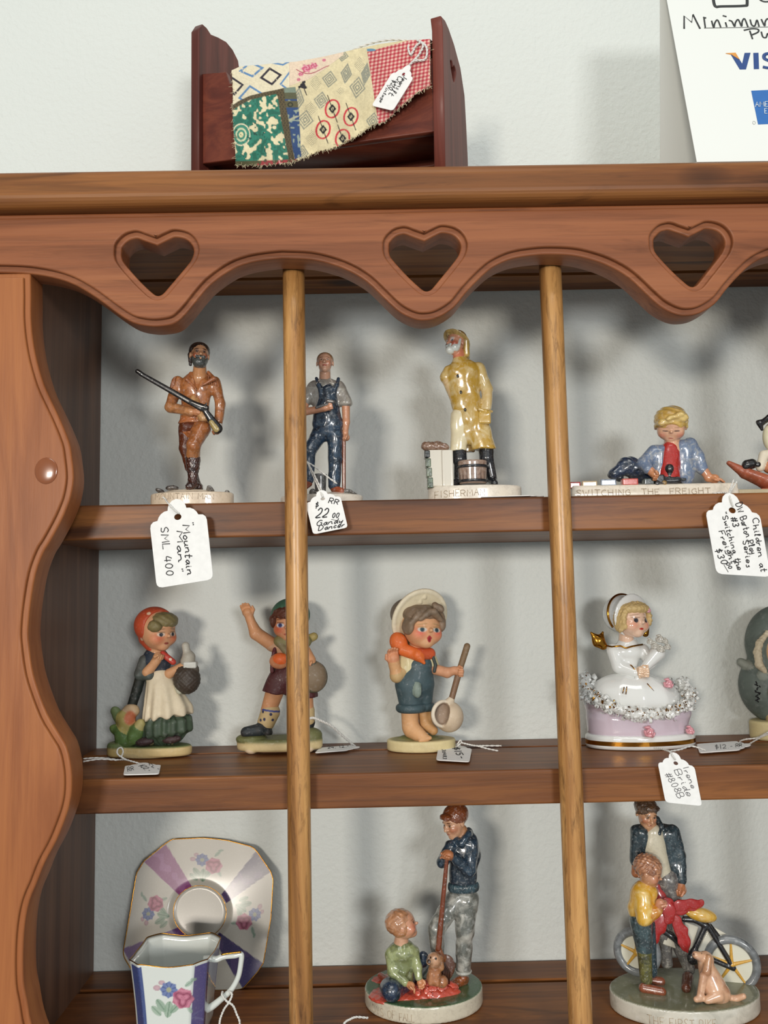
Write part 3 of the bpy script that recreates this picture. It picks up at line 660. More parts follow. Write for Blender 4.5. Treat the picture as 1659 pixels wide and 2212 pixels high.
F.part('arm', [CO(P(660, 866, -5), P(656, 890, -10), 9, 9), CO(P(656, 890, -10), P(702, 882, -30), 9, 7, k=2)]+fist(P(702, 882, -30), (1, -.1, .25), 8.5, 'C58A68'), G, 'C58A68', .7, 3, label='bent bare arm with closed hand')
F.part('arm', [CO(P(747, 872, -2), P(748, 912, -2), 9.5, 8), CO(P(748, 912, -2), P(746, 934, -4), 8, 6.5)]+fist(P(746, 936, -4), (.2, -.1, -1), 8.5, 'C58A68', (-1, -.3, 0)), G, 'C58A68', .7, 3)
F.part('hammer', [CO(P(684, 880, -34), P(712, 872, -36), 3, 2.5, '6C6A68'), CO(P(708, 866, -37), P(720, 868, -38), 4, 4, '7A7470')], G2, '6C6A68', .7, 1)
F.part('tool_handle', [CO(P(743, 950, -6), P(743, 1060, -2), 4, 4)], GW, '7A3E20', .7, 1)
F.part('bucket', [CY(P(692, 1043, 4), 12, 12, 19, 1.5, '7C7A76', top=1.15), TO(P(692, 1026, 4), 13, 1.6, '9A9894')], G2, '8C8A86', .8, 1)
# ---------------- 3 fisherman
F = Fig('fisherman_figurine', 'glossy figurine of a white-bearded fisherman in a yellow raincoat and black boots', 'figurine', 0.516, 1023, 1080, z=Z1)
P = F.P
c, rx, zt_ = base_disc(F, 924, 1126, 1052, 46, 'E0D6C6', G, rr=4, h=1.2)
engrave(F, 'FISHERMAN', 938, 1079, 1043, 1075, 14, c, rx, 46, r=.8)
h = Head(P(984, 744, 0), 28, -48, -10, -6)
F.part('face', h.adult('D8987A')+[CO(P(990, 762, 3), P(994, 790, 0), 13, 15, 'C8795A')], G, 'D08A6A', .5, 2, h.eyes(z=.04, w=.12, iris='38445A', white='C8C0C0', brow='E8E4DC', lip='B83A2E', lz=-.42, blush='C05A42', browt=.06, lw=.14))
F.part('beard', [h.el(0, -.6, -.72, .34, .38, .34), h.el(.34, -.32, -.48, .24, .36, .34), h.el(-.34, -.32, -.48, .24, .36, .34), h.co((.58, -.12, .15), (.5, -.2, -.4), .12, .16), h.co((-.58, -.12, .15), (-.5, -.2, -.4), .12, .16), h.co((-.24, -.8, -.36), (.24, -.8, -.36), .09, .09), h.el(0, -.98, -.46, .16, .2, .07).sub(1)], PO, 'D8DAD2', .55, 2, disp=hairn(1.3, .16))
F.part('rain_hat', [h.el(0, .2, .62, .74, .78, .62, 'A87C3A'), EL(h.p(0, .12, .42), np.array([1.02, 1.22, .14])*28, 'C8A860', h.M @ rotm(0, -24, 0)), h.co((0, .8, .1), (0, 1.05, -.75), .55, .42, 'C0A050'), h.co((.62, .5, .2), (.45, .8, -.75), .26, .26, 'C0A050'), h.co((-.62, .5, .2), (-.45, .8, -.75), .26, .26, 'C0A050'), h.el(0, -.35, -.22, .70, .82, .66).sub(1.5), h.el(0, -.3, -1.1, .6, .9, .8).sub(2)], GW, 'B89448', .65, 2)
YC = 'B8923A'; YG = painted('yellow_glaze', .2, .9, .6, 'E8DCB4', 130, .3, (.45, .7))
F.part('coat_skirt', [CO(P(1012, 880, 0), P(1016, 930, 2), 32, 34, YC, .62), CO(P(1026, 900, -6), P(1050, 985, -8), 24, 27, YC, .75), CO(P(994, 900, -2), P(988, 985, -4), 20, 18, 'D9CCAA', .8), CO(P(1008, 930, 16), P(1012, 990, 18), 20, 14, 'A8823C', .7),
    BX(P(1010, 994), (90, 60, 19.5), 1, R=rotm(0, 0, -2)).sub(.8), CO(P(1007, 905, -26), P(1014, 1000, -22), 1.5, 13, k=1.5).sub(1.5)], YG, YC, .9, 4, disp=folds(.13, 1.0))
F.part('raincoat', [EL(P(1002, 806), (38, 24, 28), YC), CO(P(1000, 810), P(1008, 875), 36, 30, YC, .68), CO(P(1008, 870), P(1016, 905), 32, 34, YC, .66),

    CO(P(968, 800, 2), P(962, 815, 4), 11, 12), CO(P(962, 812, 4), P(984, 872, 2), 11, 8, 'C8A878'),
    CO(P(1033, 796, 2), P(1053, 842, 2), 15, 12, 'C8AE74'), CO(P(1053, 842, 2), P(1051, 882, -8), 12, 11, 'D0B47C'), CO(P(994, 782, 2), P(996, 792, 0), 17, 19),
    ], YG, YC, .95, 4, disp=folds(.17, .6))
F.part('pocket', [CH([P(1035, 884, -28), P(1050, 889, -26), P(1062, 889, -18)], [3.4, 3.6, 3]), BX(P(1046, 903, -20), (14, 8, 14), 5)], painted('pocket_glaze', .2, .9, .3, 'E8DCB4', 170), 'C0993E', .8, 4)
for x, y in ((988.7, 812), (995.6, 847), (1004.7, 885)): F.part('button', [EL(P(x, y, -25.5), (2.6, 2, 4))], G, '14120E', .6, .1)
BT = '14181E'
F.part('boot', [CO(P(993, 974, -2), P(993, 992, -3), 15, 16, k=2), CO(P(993, 990, -3), P(993, 1038, -4), 12, 12), CO(P(990, 1042, -6), P(972, 1046, -20), 11, 7)], G, BT, .8, 3)
F.part('boot', [CO(P(1051, 976, 0), P(1051, 990, -2), 17, 16, k=2), CO(P(1053, 990, -2), P(1063, 1034, -2), 14, 11), CO(P(1064, 1038, -4), P(1068, 1044, -16), 10, 8)], G, BT, .8, 3)
cb = P(1021, 1021, -24)
F.part('bucket', [CY(cb, 29, 24, 25, 2, '9C8474', top=1.08)], GW, '9C8474', .8, 1)
F.part('bucket_band', [TO(P(1021, 1009, -24), 31, 3.2, BT, sy=.84)], G, BT, .8, 1)
F.part('bucket_band', [TO(P(1021, 1040, -24), 29.5, 3.2, BT, sy=.84)], G, BT, .8, 1)
F.tubes('stave_joint', [([cb+np.array([29.6*math.sin(t), -24.8*math.cos(t), z_]) for z_ in (-22, 0, 20)], .5) for t in np.linspace(-1.2, 1.2, 8)], m_ink, 5)
pw = P(950, 1014, -4)
F.part('pier_wall', [BX(pw, (26, 20, 40), 2), BX(P(966, 1014, -12), (12, 18, 40), 2)], PO, 'DCD6C8', .9, 1)
for i, (y0, y1, cc_) in enumerate(((975, 991, '1C2420'), (992, 1011, '6C7A62'), (1012, 1032, '74806A'), (1033, 1056, '5C6E54'))):
    a = P(922+i*2.2, (y0+y1)/2, -10); F.part('stone', [BX(a, (6, 16, (y1-y0)/2), 2)], G2, cc_, .8, .5)
F.part('pier_log', [CO(P(919, 964, -12), P(962, 966, -12), 9.5, 8.5), CO(P(925, 963, -6), P(950, 961, -4), 9, 8)], GW, '8C6E5A', .8, 3, disp=hairn(.35, .8))
# ---------------- 4 boy with toy train
F = Fig('train_boy_figurine', 'glossy figurine of a blond boy in a blue jacket playing with a toy train', 'figurine', 0.514, 1400, 1078, z=Z1)
P = F.P
a, b_ = P(1226, 1060), P(1578, 1044); zl, zr = P(1226, 1057)[2], P(1578, 1043)[2]; hz = (zl+zr)/4
F.part('base', [BX(((a[0]+b_[0])/2, 0, hz), ((b_[0]-a[0])/2, 40, hz), 5), BX(((a[0]+b_[0])/2, 0, hz*.6), ((b_[0]-a[0])/2+1.5, 41.5, hz*.6), 5)], G, 'DDD2C0', 1.2, 1.5)
q0, q1 = P(1246, 1071, -42.5), P(1536, 1059, -42.5); q0[1] = q1[1] = -42.2; q1[2] = q0[2]
F.tubes('incised_lettering', write_paths('SWITCHING  THE  FREIGHT', q0, q1, (0, 0, 12), .6, 0, .4, seed=5), m_etch, 5)
h = Head(P(1449, 920, -6), 38, -16, 24, 4)
F.part('face', h.child('D9A888')+[CO(P(1452, 945, 4), P(1452, 974, -2), 16, 20, 'D9A888')], G, 'D9A888', .6, 3, [(h.el(q_*.31, -.75, -.12, .17, .4, .035), '5A3A2C', 1.0) for q_ in (-1, 1)]+[(h.el(q_*.33, -.75, .08, .17, .4, .02), 'B08660', 1.0) for q_ in (-1, 1)]+[(h.el(q_*.5, -.6, -.38, .2, .4, .15), 'D48C72', 8) for q_ in (-1, 1)]+[(h.el(0, -.8, -.55, .15, .4, .035), 'B0604E', 1)])
F.part('hair', [h.el(0, .14, .34, .94, .98, .78, 'D8B462'), h.co((.66, -.45, .60), (-.58, -.78, .34), .26, .16), h.co((.5, -.6, .80), (-.2, -.88, .62), .18, .12), h.co((-.6, -.7, .36), (-.82, -.35, .05), .17, .12), h.co((.78, -.2, .3), (.86, -.08, -.02), .14, .09), h.el(.1, -1.12, -.32, .72, .66, .70).sub(3), h.el(0, -.3, -1.1, 1.1, 1.2, .78).sub(3)], painted('blond_glaze', .22, .9, .5, '9C6A1E', 120, .5, (.45, .65)), 'DDC078', .8, 2.5, disp=lambda p: .7*np.sin(p[..., 2]*.5+p[..., 0]*.28+1.5*np.sin(p[..., 0]*.06)))
JK = '6C7C96'
F.part('shirt', [CO(P(1449, 974, -6), P(1446, 1034, -16), 21, 22, 'B02A24', .8)], G, 'B8352C', .8, 2, disp=folds(.25, .4))
F.part('jacket', [EL(P(1450, 985, 6), (42, 22, 30)), CO(P(1425, 978, -4), P(1422, 1032, -2), 17, 16), CO(P(1478, 972, -4), P(1478, 1028, 0), 24, 22, JK, .8), CO(P(1452, 985, 14), P(1452, 1036, 14), 30, 30, JK, .6),
    CO(P(1414, 976, 0), P(1390, 1002, -8), 16, 14), CO(P(1390, 1002, -8), P(1400, 1014, -26), 14, 11), CO(P(1490, 962, 0), P(1506, 988, -6), 17, 15), CO(P(1506, 988, -6), P(1517, 1014, -12), 15, 12),
    CO(P(1450, 955, -30), P(1446, 1045, -34), 17, 16, k=1.5).sub(1.5)], GL, JK, .9, 5, disp=folds(.2, .5))
F.part('trousers', [CO(P(1430, 1030, 8), P(1362, 1010, 10), 18, 20), EL(P(1358, 1006, 8), (26, 20, 20)), CO(P(1358, 1008, 8), P(1326, 1024, 4), 17, 12), CO(P(1440, 1036, 16), P(1370, 1030, 18), 16, 12)], G2, '2E3C54', 1.0, 5, disp=folds(.3, .8))
F.part('shoe', [CO(P(1338, 1032, 8), P(1320, 1026, 10), 9, 8)], G2, '23282E', 1, 3)
F.part('hand', [CO(P(1400, 1012, -24), P(1408, 1020, -30), 9, 9)]+hand(None, P(1406, 1018, -30), (.6, -.5, -.75), 10, 'C8875C', (-.2, -.5, -.6), .8), G, 'C98A66', .6, 2)
F.part('hand', [CO(P(1518, 1013, -12), P(1530, 1030, -16), 10, 9)]+hand(None, P(1530, 1034, -17), (1, -.35, -.1), 11, 'C8875C', (0, 0, -1), .25), G, 'C98A66', .6, 2)
for x0, x1, y, cc_ in ((1229, 1252, 1049, 'A42A22'), (1256, 1288, 1047, 'B8A078'), (1296, 1329, 1043, '8C98A8'), (1343, 1376, 1041.5, 'C04A3C')):
    a = P((x0+x1)/2, y, -28); hw = (x1-x0)/2
    car = F.part('toy_wagon', [BX(a, (hw, 9, 7), 1.5), BX(a+np.array([0, 0, 1]), (hw-2.5, 6, 9), 1).sub(.6), EL(a+np.array([0, 0, 2]), (hw-4, 6, 5))], G2 if cc_ == '8C98A8' else G, cc_, .8, 1)
a = P(1400, 1041, -27); F.part('toy_tender', [BX(a, (11, 9, 7), 2)], G, '23302E', .8, 1)
F.part('toy_locomotive', [CO(P(1420, 1040, -28), P(1462, 1038, -28), 8, 9), BX(P(1424, 1036, -28), (9, 9, 10), 2), CO(P(1446, 1033, -28), P(1446, 1019, -28), 5, 6.5), CO(P(1446, 1014, -28), P(1446, 1011, -28), 9, 9, k=2), BX(P(1454, 1034, -28), (26, 7, 2.6), 1, R=rotm(0, 0, 6)), EL(P(1436, 1043, -38), (5, 2, 5), '8A6A34'), EL(P(1420, 1044, -38), (5, 2, 5), '2A2A2A'), CO(P(1426, 1044, -38), P(1464, 1043, -38), 1.6, 1.6, '3A3A3A'), CO(P(1462, 1040, -30), P(1474, 1046, -30), 4, 2)], G, '14171A', .7, 1.5)
# ---------------- 5 figure in a canoe, cut by the frame
F = Fig('canoe_figurine', 'figurine of a cream and black costumed figure lounging in a rust-brown canoe', 'figurine', 0.516, 1700, 1074, z=Z1)
P = F.P
a, b_ = P(1580, 1061), P(1836, 1061); F.part('base', [BX(((a[0]+b_[0])/2, 0, a[2]/2), ((b_[0]-a[0])/2, 34, a[2]/2), 3)], MT, 'B5A88A', 1.2, 1)
RU = 'A4563A'
Lc = [CO(P(1574, 1000, -6), P(1610, 1022, -6), 5, 12, RU, 1.2), CO(P(1610, 1022, -6), P(1655, 1040, -6), 12, 16, RU, 1.5), CO(P(1655, 1040, -6), P(1760, 1040, -6), 16, 16, RU, 1.6), CO(P(1760, 1040, -6), P(1836, 1006, -6), 16, 6, RU, 1.2), BX(P(1705, 1068, -6), (70, 24, 12), 3, RU),
      CO(P(1612, 1004, -6), P(1655, 1020, -6), 7, 14, RU, 1.3).sub(2), CO(P(1655, 1020, -6), P(1760, 1020, -6), 14, 14, RU, 1.4).sub(2), CO(P(1760, 1020, -6), P(1800, 1004, -6), 14, 7).sub(2)]
F.part('canoe', Lc, painted('rust_bisque', .5, .2, .4, '5A2A1A', 200, .3), RU, 1.0, 3)
F.part('body', [CO(P(1690, 985, -4), P(1700, 1030, -6), 26, 24, 'D8CEB8'), CO(P(1650, 983, -10), P(1642, 1010, -16), 10, 9, 'DDD3BE'), CO(P(1672, 978, -8), P(1650, 984, -10), 12, 10, 'DDD3BE'), CO(P(1662, 1010, -14), P(1700, 1022, -16), 13, 15, 'B8754C')], MT, 'D8CEB8', .9, 3)
F.part('button', [EL(P(1638, 1003, -25), (5.6, 2.5, 5.6))], G, '14161A', .6, .1)
F.part('shoe', [CO(P(1614, 1004, -14), P(1624, 1002, -14), 11, 11), EL(P(1610, 1010, -14), (7, 8, 6))], G, '17191C', .8, 3)
F.part('head', [EL(P(1682, 940, -4), (32, 30, 34), 'CFC8A8'), EL(P(1660, 945, -14), (12, 12, 26), 'D4CCAC')], MT, 'CFC8A8', .9, 3)
F.part('hat', [CH([P(1636, 911, -10), P(1647, 912, -10), P(1662, 902, -8), P(1700, 896, -6)], [3, 6, 7, 12], '15171A'), CO(P(1641, 914, -10), P(1646, 928, -10), 7, 3)], G, '15171A', .8, 3)
# ================================================================= middle shelf
def feet_Y(px, py, z): return onz(px, py, z)[1]
# ---------------- 6 girl with kerchief
Yf = feet_Y(335, 1641, Z2); sc = Yf/FP
F = Fig('kerchief_girl_figurine', 'matte figurine of a girl in a red dotted kerchief carrying a bottle and a basket', 'figurine', Yf+0.012, 330, 1630, z=Z2)
P = F.P; U = F.s
Rb = rotm(-9, 0, 0)
cb = P(330, 1620, 4); zb = 22.0
F.part('base', [CY((cb[0], 4, 13), 88, 42, 11, 7, 'C8B07C', Rb), CY((cb[0]-70, 0, 16.5), 26, 30, 15, 7, 'B09A62', Rb), CY((cb[0]-20, -4, 5), 60, 30, 5, 2, 'B8A478', Rb)], MT, 'C8B07C', 1.1, 4,
   [(BX((cb[0], 4, 27), (120, 70, 5.5), 1), '5C6B3E', 3)])
# skirt and apron
GS = '3E4E3C'
def pleat(a, cx, cy, f=9): return lambda p: a*np.clip((165-p[..., 2])/75, 0, 1)*np.sin(np.arctan2(p[..., 1]-cy, p[..., 0]-cx)*f)
c1, c2 = P(340, 1466), P(360, 1572)
F.part('skirt', [CO(P(338, 1470), P(358, 1560), 24, 50, GS, .8), CY(P(360, 1570), 56, 42, 15, 5, GS, rotm(0, 0, -7))], MT2, '4A5B44', 1.0, 6, disp=pleat(2.2, c2[0], 0, 14))
F.part('apron', [CO(P(343, 1466, -5), P(362, 1538, -8), 27, 52, 'D6C8AC', .84), BX(P(352, 1586, 0), (90, 80, 38), 2, R=rotm(0, 0, -7)).sub(2), BX(P(262, 1490, 10), (40, 70, 60), 2, R=rotm(0, 0, 17)).sub(2), BX(P(350, 1500, 48), (90, 34, 80), 2).sub(2)], MT, 'DCCFB4', 1.0, 3, disp=pleat(3.4, P(345, 1500)[0], 5, 13))
F.part('coat_back', [CH([P(310, 1440, 8), P(296, 1490, 6), P(284, 1527, 4)], [12, 11, 10])], MT, '1C2420', 1.0, 2)
F.part('bodice', [CO(P(336, 1424), P(342, 1462), 28, 27, '1F2A38', .8), EL(P(338, 1430), (33, 24, 24), '1F2A38')], MT, '1F2A38', 1.0, 4)
F.part('sleeve', [CO(P(313, 1427, -8), P(305, 1455, -14), 13, 14, '4C4E4A'), CO(P(305, 1456, -14), P(322, 1458, -24), 14, 11, '4C5450')], MT2, '52544E', .9, 4)
F.part('arm', [CO(P(318, 1452, -26), P(338, 1428, -30), 11, 9)]+fist(P(334, 1430, -30), (.55, -.1, .8), 11, 'C8946A', (.8, -.4, 0)), MT, 'C8946A', .8, 4)
F.part('arm', [CO(P(366, 1455, -14), P(392, 1440, -20), 11, 8)]+fist(P(390, 1440, -20), (1, -.2, .1), 9, 'C8946A', (0, -.4, 1)), MT, 'C8946A', .8, 3)
F.part('bottle', [CO(P(406, 1428, -18), P(408, 1420, -18), 16, 14, 'A8A294'), CO(P(406, 1418, -18), P(402, 1402, -18), 11, 7, 'B4AFA2', k=5), CO(P(402, 1402, -18), P(401, 1395, -18), 7, 8.5, 'B4AFA2')], MT, 'A8A294', .8, 4)
F.part('basket', [EL(P(404, 1468, -22), (29, 26, 31), '3E332A'), CO(P(396, 1452, -22), P(418, 1446, -22), 15, 12, '4A4034')], MT2, '3E332A', .9, 3, disp=lambda p: .7*np.sin(p[..., 0]*.7)*np.sin(p[..., 2]*.7))
F.part('napkin', [BX(P(412, 1436, -24), (14, 12, 7), 3, 'C8C8C0'), CO(P(380, 1478, -24), P(388, 1492, -26), 5, 8, 'B4B4A0')], MT, 'C8C8C0', .8, 2)
F.part('scarf_tip', [CO(P(352, 1413, -20), P(374, 1430, -22), 7, 6.5, 'B4382A')], MT, 'B4382A', .7, 2, [(EL(P(368, 1424, -28), 3.2), 'E0C8B4', .4)])
h = Head(P(341, 1364, -4), 46, 50, 4, 0)
F.part('face', h.child('CF9870', nose=1.02, ears=False)+[CO(P(340, 1395, 0), P(338, 1420, 0), 18, 20, 'C8946A')], MT, 'CF9870', .7, 4, h.eyes(x=.33, z=-.08, w=.15, white='D8C4B0', iris='1C2230', brow='8A6A48', bz=.16, lip='8C3226', lz=-.5, y=-.75, blush='CE6E4C', lw=.13, browt=.025))
F.part('hair', [h.el(.1, -.28, .52, .70, .62, .42), h.el(-.5, -.45, .3, .34, .36, .3), h.el(0, -1.2, -.35, .9, .7, .75).sub(4)], MT, '7C7048', .8, 3, disp=hairn(.25, .8))
F.part('kerchief', [h.el(0, .3, .28, .96, .92, .88), h.co((0, .8, .1), (0, 1.42, -.15), .5, .12), h.co((0, .5, -.3), (0, .1, -.75), .6, .42), h.el(0, -.78, .05, 1.3, .92, 1.3).sub(3)], MT, 'B84A2A', .8, 5,
   [(EL(P(321, 1357, -40), (5, 22, 5.5)), 'E0C0A0', .5), (EL(P(303, 1382, -25), (3.5, 22, 4)), 'E0C0A0', .5), (EL(P(322, 1325, -25), (4, 22, 3)), 'E0C0A0', .5)])
for x, y in ((313, 1602), (371, 1597)):
    F.part('shoe', [EL(P(x, y, -24), (20, 14, 9), '3C2A2C', rotm(0, 0, -6))], MT, '3C2A2C', .8, 1)
F.part('leaf_clump', [EL(P(262, 1590, -16), (15, 12, 24), '4E6A34', rotm(0, 0, -25)), EL(P(292, 1585, -22), (16, 12, 25), '5E7A40', rotm(0, 0, 15)), EL(P(255, 1545, -10), (12, 8, 21), '66764A', rotm(0, 0, -30)), EL(P(252, 1578, -12), (11, 8, 16), '5C7238', rotm(0, 0, -50)), EL(P(272, 1560, -14), (20, 16, 30), 'A89A58'), EL(P(272, 1604, -14), (24, 12, 12), '4E6634'), EL(P(300, 1570, -22), (12, 10, 18), 'B0A468', rotm(0, 0, 25)), EL(P(283, 1535, -14), (20, 12, 14), 'BCA07C')], MT, '5A6E3C', 1, 5,
   [(EL(P(281, 1551, -26), (12, 20, 15)), 'BE6A44', 5)], disp=hairn(.16, 1.6))
F.part('leg', [CO(P(330, 1585, 0), P(326, 1600, -8), 10, 10), CO(P(372, 1585, 0), P(372, 1598, -8), 10, 10)], MT, '8A7A58', 1, 3)
# ---------------- 7 waving boy
Yf = feet_Y(600, 1633, Z2)
F = Fig('waving_boy_figurine', 'matte figurine of a boy in green cap and maroon shorts waving, behind the left dowel', 'figurine', Yf+0.014, 605, 1633, z=Z2)
P = F.P
a, b_ = P(512, 1612), P(697, 1612); cx = (a[0]+b_[0])/2; rx = (b_[0]-a[0])/2
F.part('base', [CY((cx, 0, 18), rx, 44, 13, 8, 'CDB98A')]+[EL((cx+q, -24, 7.4), (12, 10, 7), 'D6BFA0') for q in (-58, 62)]+[EL((cx, 26, 7.4), (12, 10, 7), 'D6BFA0'), EL((cx-60, -6, 30), (34, 26, 12), '7C7A50'), EL((cx+66, 0, 34), (26, 26, 16), '7C7A50')], MT, 'CDB98A', 1.1, 5, [(BX((cx, 0, 39), (140, 80, 15), 1), '6A6C42', 6)])
F.part('shoe', [CO(P(572, 1572, -8), P(578, 1582, -14), 19, 11, '15191B'), CO(P(560, 1578, -18), P(532, 1582, -26), 15, 12, '1C2428'), BX(P(560, 1594, -16), (44, 24, 6), 2).sub(1)], MT, '15191B', 1, 5)
F.part('shoe', [CO(P(668, 1560, 10), P(664, 1578, 4), 13, 11, '15191B')], MT, '15191B', 1, 3)
F.part('leg', [CO(P(598, 1480, -4), P(580, 1535, -6), 21, 17, 'C98F64')], MT, 'C98F64', 1, 3); F.part('leg', [CO(P(655, 1480, 6), P(664, 1548, 8), 20, 15)], MT, 'C98F64', 1, 3)
so = P(580, 1549, -6); dots = [(EL(P(*q, -26), (3, 9, 3.4)), '20244A', .4) for q in ((567, 1538), (585, 1543), (600, 1546), (571, 1554), (589, 1556), (562, 1556))]
F.part('sock', [CO(P(584, 1538, -6), P(575, 1560, -7), 21, 19, 'BFA678')], MT, 'BFA678', .8, 3, dots+[(BX(P(584, 1533, -6), (30, 30, 2), .5, R=rotm(0, 0, 9)), '3C4684', .6)])
F.part('sock', [CO(P(663, 1535, 8), P(665, 1556, 8), 17, 15, 'BFA678')], MT, 'BFA678', .9, 3)
F.part('shorts', [EL(P(628, 1462, 0), (42, 30, 28)), CO(P(604, 1465, -4), P(592, 1502, -6), 25, 29), CO(P(652, 1465, 4), P(660, 1502, 6), 25, 28), BX(P(625, 1522, 0), (90, 60, 22), 1, R=rotm(0, 0, 8)).sub(1.5), CO(P(628, 1440, 0), P(628, 1462, 0), 34, 40, fl=.7)], MT, '4A1C20', 1, 5, disp=folds(.15, 1))
F.part('shirt', [CO(P(628, 1402, 0), P(630, 1440, 0), 34, 36, 'C49674', .66), CO(P(606, 1398, -2), P(588, 1393, -4), 17, 15, 'C49674')], MT, 'C49674', 1, 5)
F.part('braces', [CH([P(596, 1393, -12), P(592, 1410, -19), P(588, 1428, -21), P(588, 1450, -22)], 4.5), CH([P(655, 1400, -12), P(656, 1425, -19), P(655, 1450, -20)], 4.5)], MT, '5A2228', .9, 2)
F.part('arm', [CO(P(588, 1392, -4), P(553, 1368, -6), 15, 14), CO(P(553, 1368, -6), P(540, 1338, -8), 14, 9)]+hand(None, P(540, 1336, -8), (-.35, -.1, 1), 12.5, 'C98F64', (0, -1, 0), .3, thumb=-1), MT, 'C98F64', .8, 3, label='raised bare arm with open waving hand')
F.part('fruit', [EL(P(604, 1428, -30), (22, 14, 17), 'C8845C'), EL(P(606, 1424, -34), (17, 14, 13), 'E0662A')], MT, 'E0662A', .8, 3)
F.part('neckerchief', [CO(P(604, 1385, -14), P(660, 1386, -14), 13, 13, '7C7448'), CO(P(606, 1392, -20), P(620, 1410, -28), 8, 7, '7C7050'), CO(P(660, 1384, -6), P(678, 1375, -4), 10, 9, 'A08E54')], MT, '7C7448', .9, 4)
F.part('arm', [CO(P(655, 1400, -4), P(672, 1425, -16), 13, 10)]+fist(P(672, 1422, -16), (.2, -.3, -1), 9, 'C98F64', (-1, -.2, 0)), MT, 'C98F64', .9, 3)
F.part('bag', [EL(P(674, 1462, -14), (31, 20, 34), '7C6A54'), CO(P(672, 1436, -16), P(688, 1448, -10), 12, 14, '4E4A3A'), TO(P(676, 1462, -14), 27, 6, '54503C', rotm(20, 80, 0))], MT, '6A5C48', 1, 5)
h = Head(P(626, 1345, -4), 44, -6, 4, 0)
F.part('face', h.child('CC8E66', ears=False)+[CO(P(628, 1378, 0), P(628, 1400, 0), 18, 22, 'C98F64')], MT, 'CC8E66', .8, 4, h.eyes(x=.33, z=-.05, w=.17, white='C8C8D0', iris='2A3464', brow='7A4A30', lip='A03A2C', lz=-.5, y=-.75, blush='C4552F'))
F.part('hair', [h.el(0, -.28, .48, .78, .6, .4), h.el(-.72, -.3, .15, .22, .4, .36), h.el(.72, -.3, .15, .22, .4, .36)], MT, '5A2E1C', .8, 3, disp=hairn(.3, 1.2))
F.part('cap', [h.el(0, .22, .36, .98, .95, .84), h.el(0, -.95, -.3, .84, .8, 1.0).sub(4)], MT, '3E6A54', .8, 3)
# ---------------- 8 farm boy with ladle
Yf = feet_Y(910, 1628, Z2)
F = Fig('straw_hat_boy_figurine', 'matte figurine of a singing boy in a straw hat holding a big ladle', 'figurine', Yf+0.014, 908, 1620, z=Z2)
P = F.P
a, b_ = P(836, 1605), P(984, 1605); cx = (a[0]+b_[0])/2
F.part('base', [CY((cx, 0, 11.5), (b_[0]-a[0])/2, 50, 11.5, 3.5, 'D2C292'), EL((cx-6, 10, 20), (46, 30, 12), 'A8A060')], MT, 'D2C292', 1.1, 4, [(CY((cx-8, 0, 28), 56, 40, 8, 2), '6E7038', 14)])
F.part('foot', [CO(P(885, 1530, -8), P(886, 1568, -8), 19, 18), CO(P(890, 1576, -12), P(914, 1594, -30), 19, 13), BX((0, 0, 17), (200, 90, 4), 1).sub(1)]+[EL(P(908+i*7, 1600-i*2, -40+i*2.5), (4.2, 6, 4)) for i in range(4)], MT, 'D2A070', .9, 5)
F.part('foot', [CO(P(915, 1530, 8), P(920, 1560, 6), 16, 14), CO(P(920, 1566, 4), P(936, 1578, -8), 14, 10)], MT, 'C0925E', .9, 5)
DN = '3E5258'
F.part('dungarees', [EL(P(895, 1470), (40, 30, 34), DN), CO(P(905, 1438, -6), P(900, 1470, -2), 30, 38, DN, .75), CO(P(884, 1480, -6), P(888, 1520, -6), 31, 26, DN, .9), CO(P(914, 1480, 8), P(914, 1516, 8), 24, 20, DN), EL(P(902, 1492, -34), (9, 5, 16), '7C8A80'), CO(P(904, 1482, -44), P(905, 1516, -44), 2, 2).sub(3)], MT2, DN, 1, 6)
F.part('trouser_cuff', [TO(P(888, 1529, -6), 24, 9.5, DN), TO(P(914, 1527, 8), 18, 9, DN)], MT2, '46585E', 1, 3)
F.part('shirt', [CO(P(896, 1424, -2), P(896, 1448, -2), 32, 34, 'CFC498', .7), CO(P(872, 1424, -6), P(870, 1450, -10), 15, 15, 'C4B486'), CO(P(930, 1424, 0), P(938, 1440, -2), 14, 12, 'CFC498')], MT, 'CFC498', 1, 5)
F.part('brace', [CH([P(935, 1418, -16), P(941, 1436, -20), P(938, 1450, -22)], 3.5)], MT, '2E3A38', .8, 1)
F.part('arm', [CO(P(868, 1452, -12), P(857, 1460, -20), 15, 15, 'C0A070'), CO(P(857, 1460, -20), P(851, 1432, -26), 13, 12, 'D2A070')]+hand(None, P(851, 1436, -26), (-.1, -.2, 1), 14, 'D08E68', (.3, -1, 0), .35, thumb=1), MT, 'D09E74', .8, 4, label='bent arm with raised open hand')
F.part('arm', [CO(P(940, 1446, -6), P(966, 1453, -16), 11.5, 11), CO(P(966, 1453, -16), P(982, 1448, -24), 11, 8.5)]+fist(P(980, 1449, -24), (.9, -.3, -.1), 11, 'C88E68', (0, -1, -.3)), MT, 'CC9470', .8, 3)
st = [P(1010, 1397, -20), P(975, 1506, -26)]
F.part('ladle_handle', [CO(P(1009, 1396, -20), P(992, 1450, -24), 7, 6.6, '7C6448'), CO(P(992, 1450, -24), P(976, 1508, -28), 7, 6.5, '7A5C44')], MT, '7C6448', .8, 1)
Rl = rotm(-35, 62, 28)
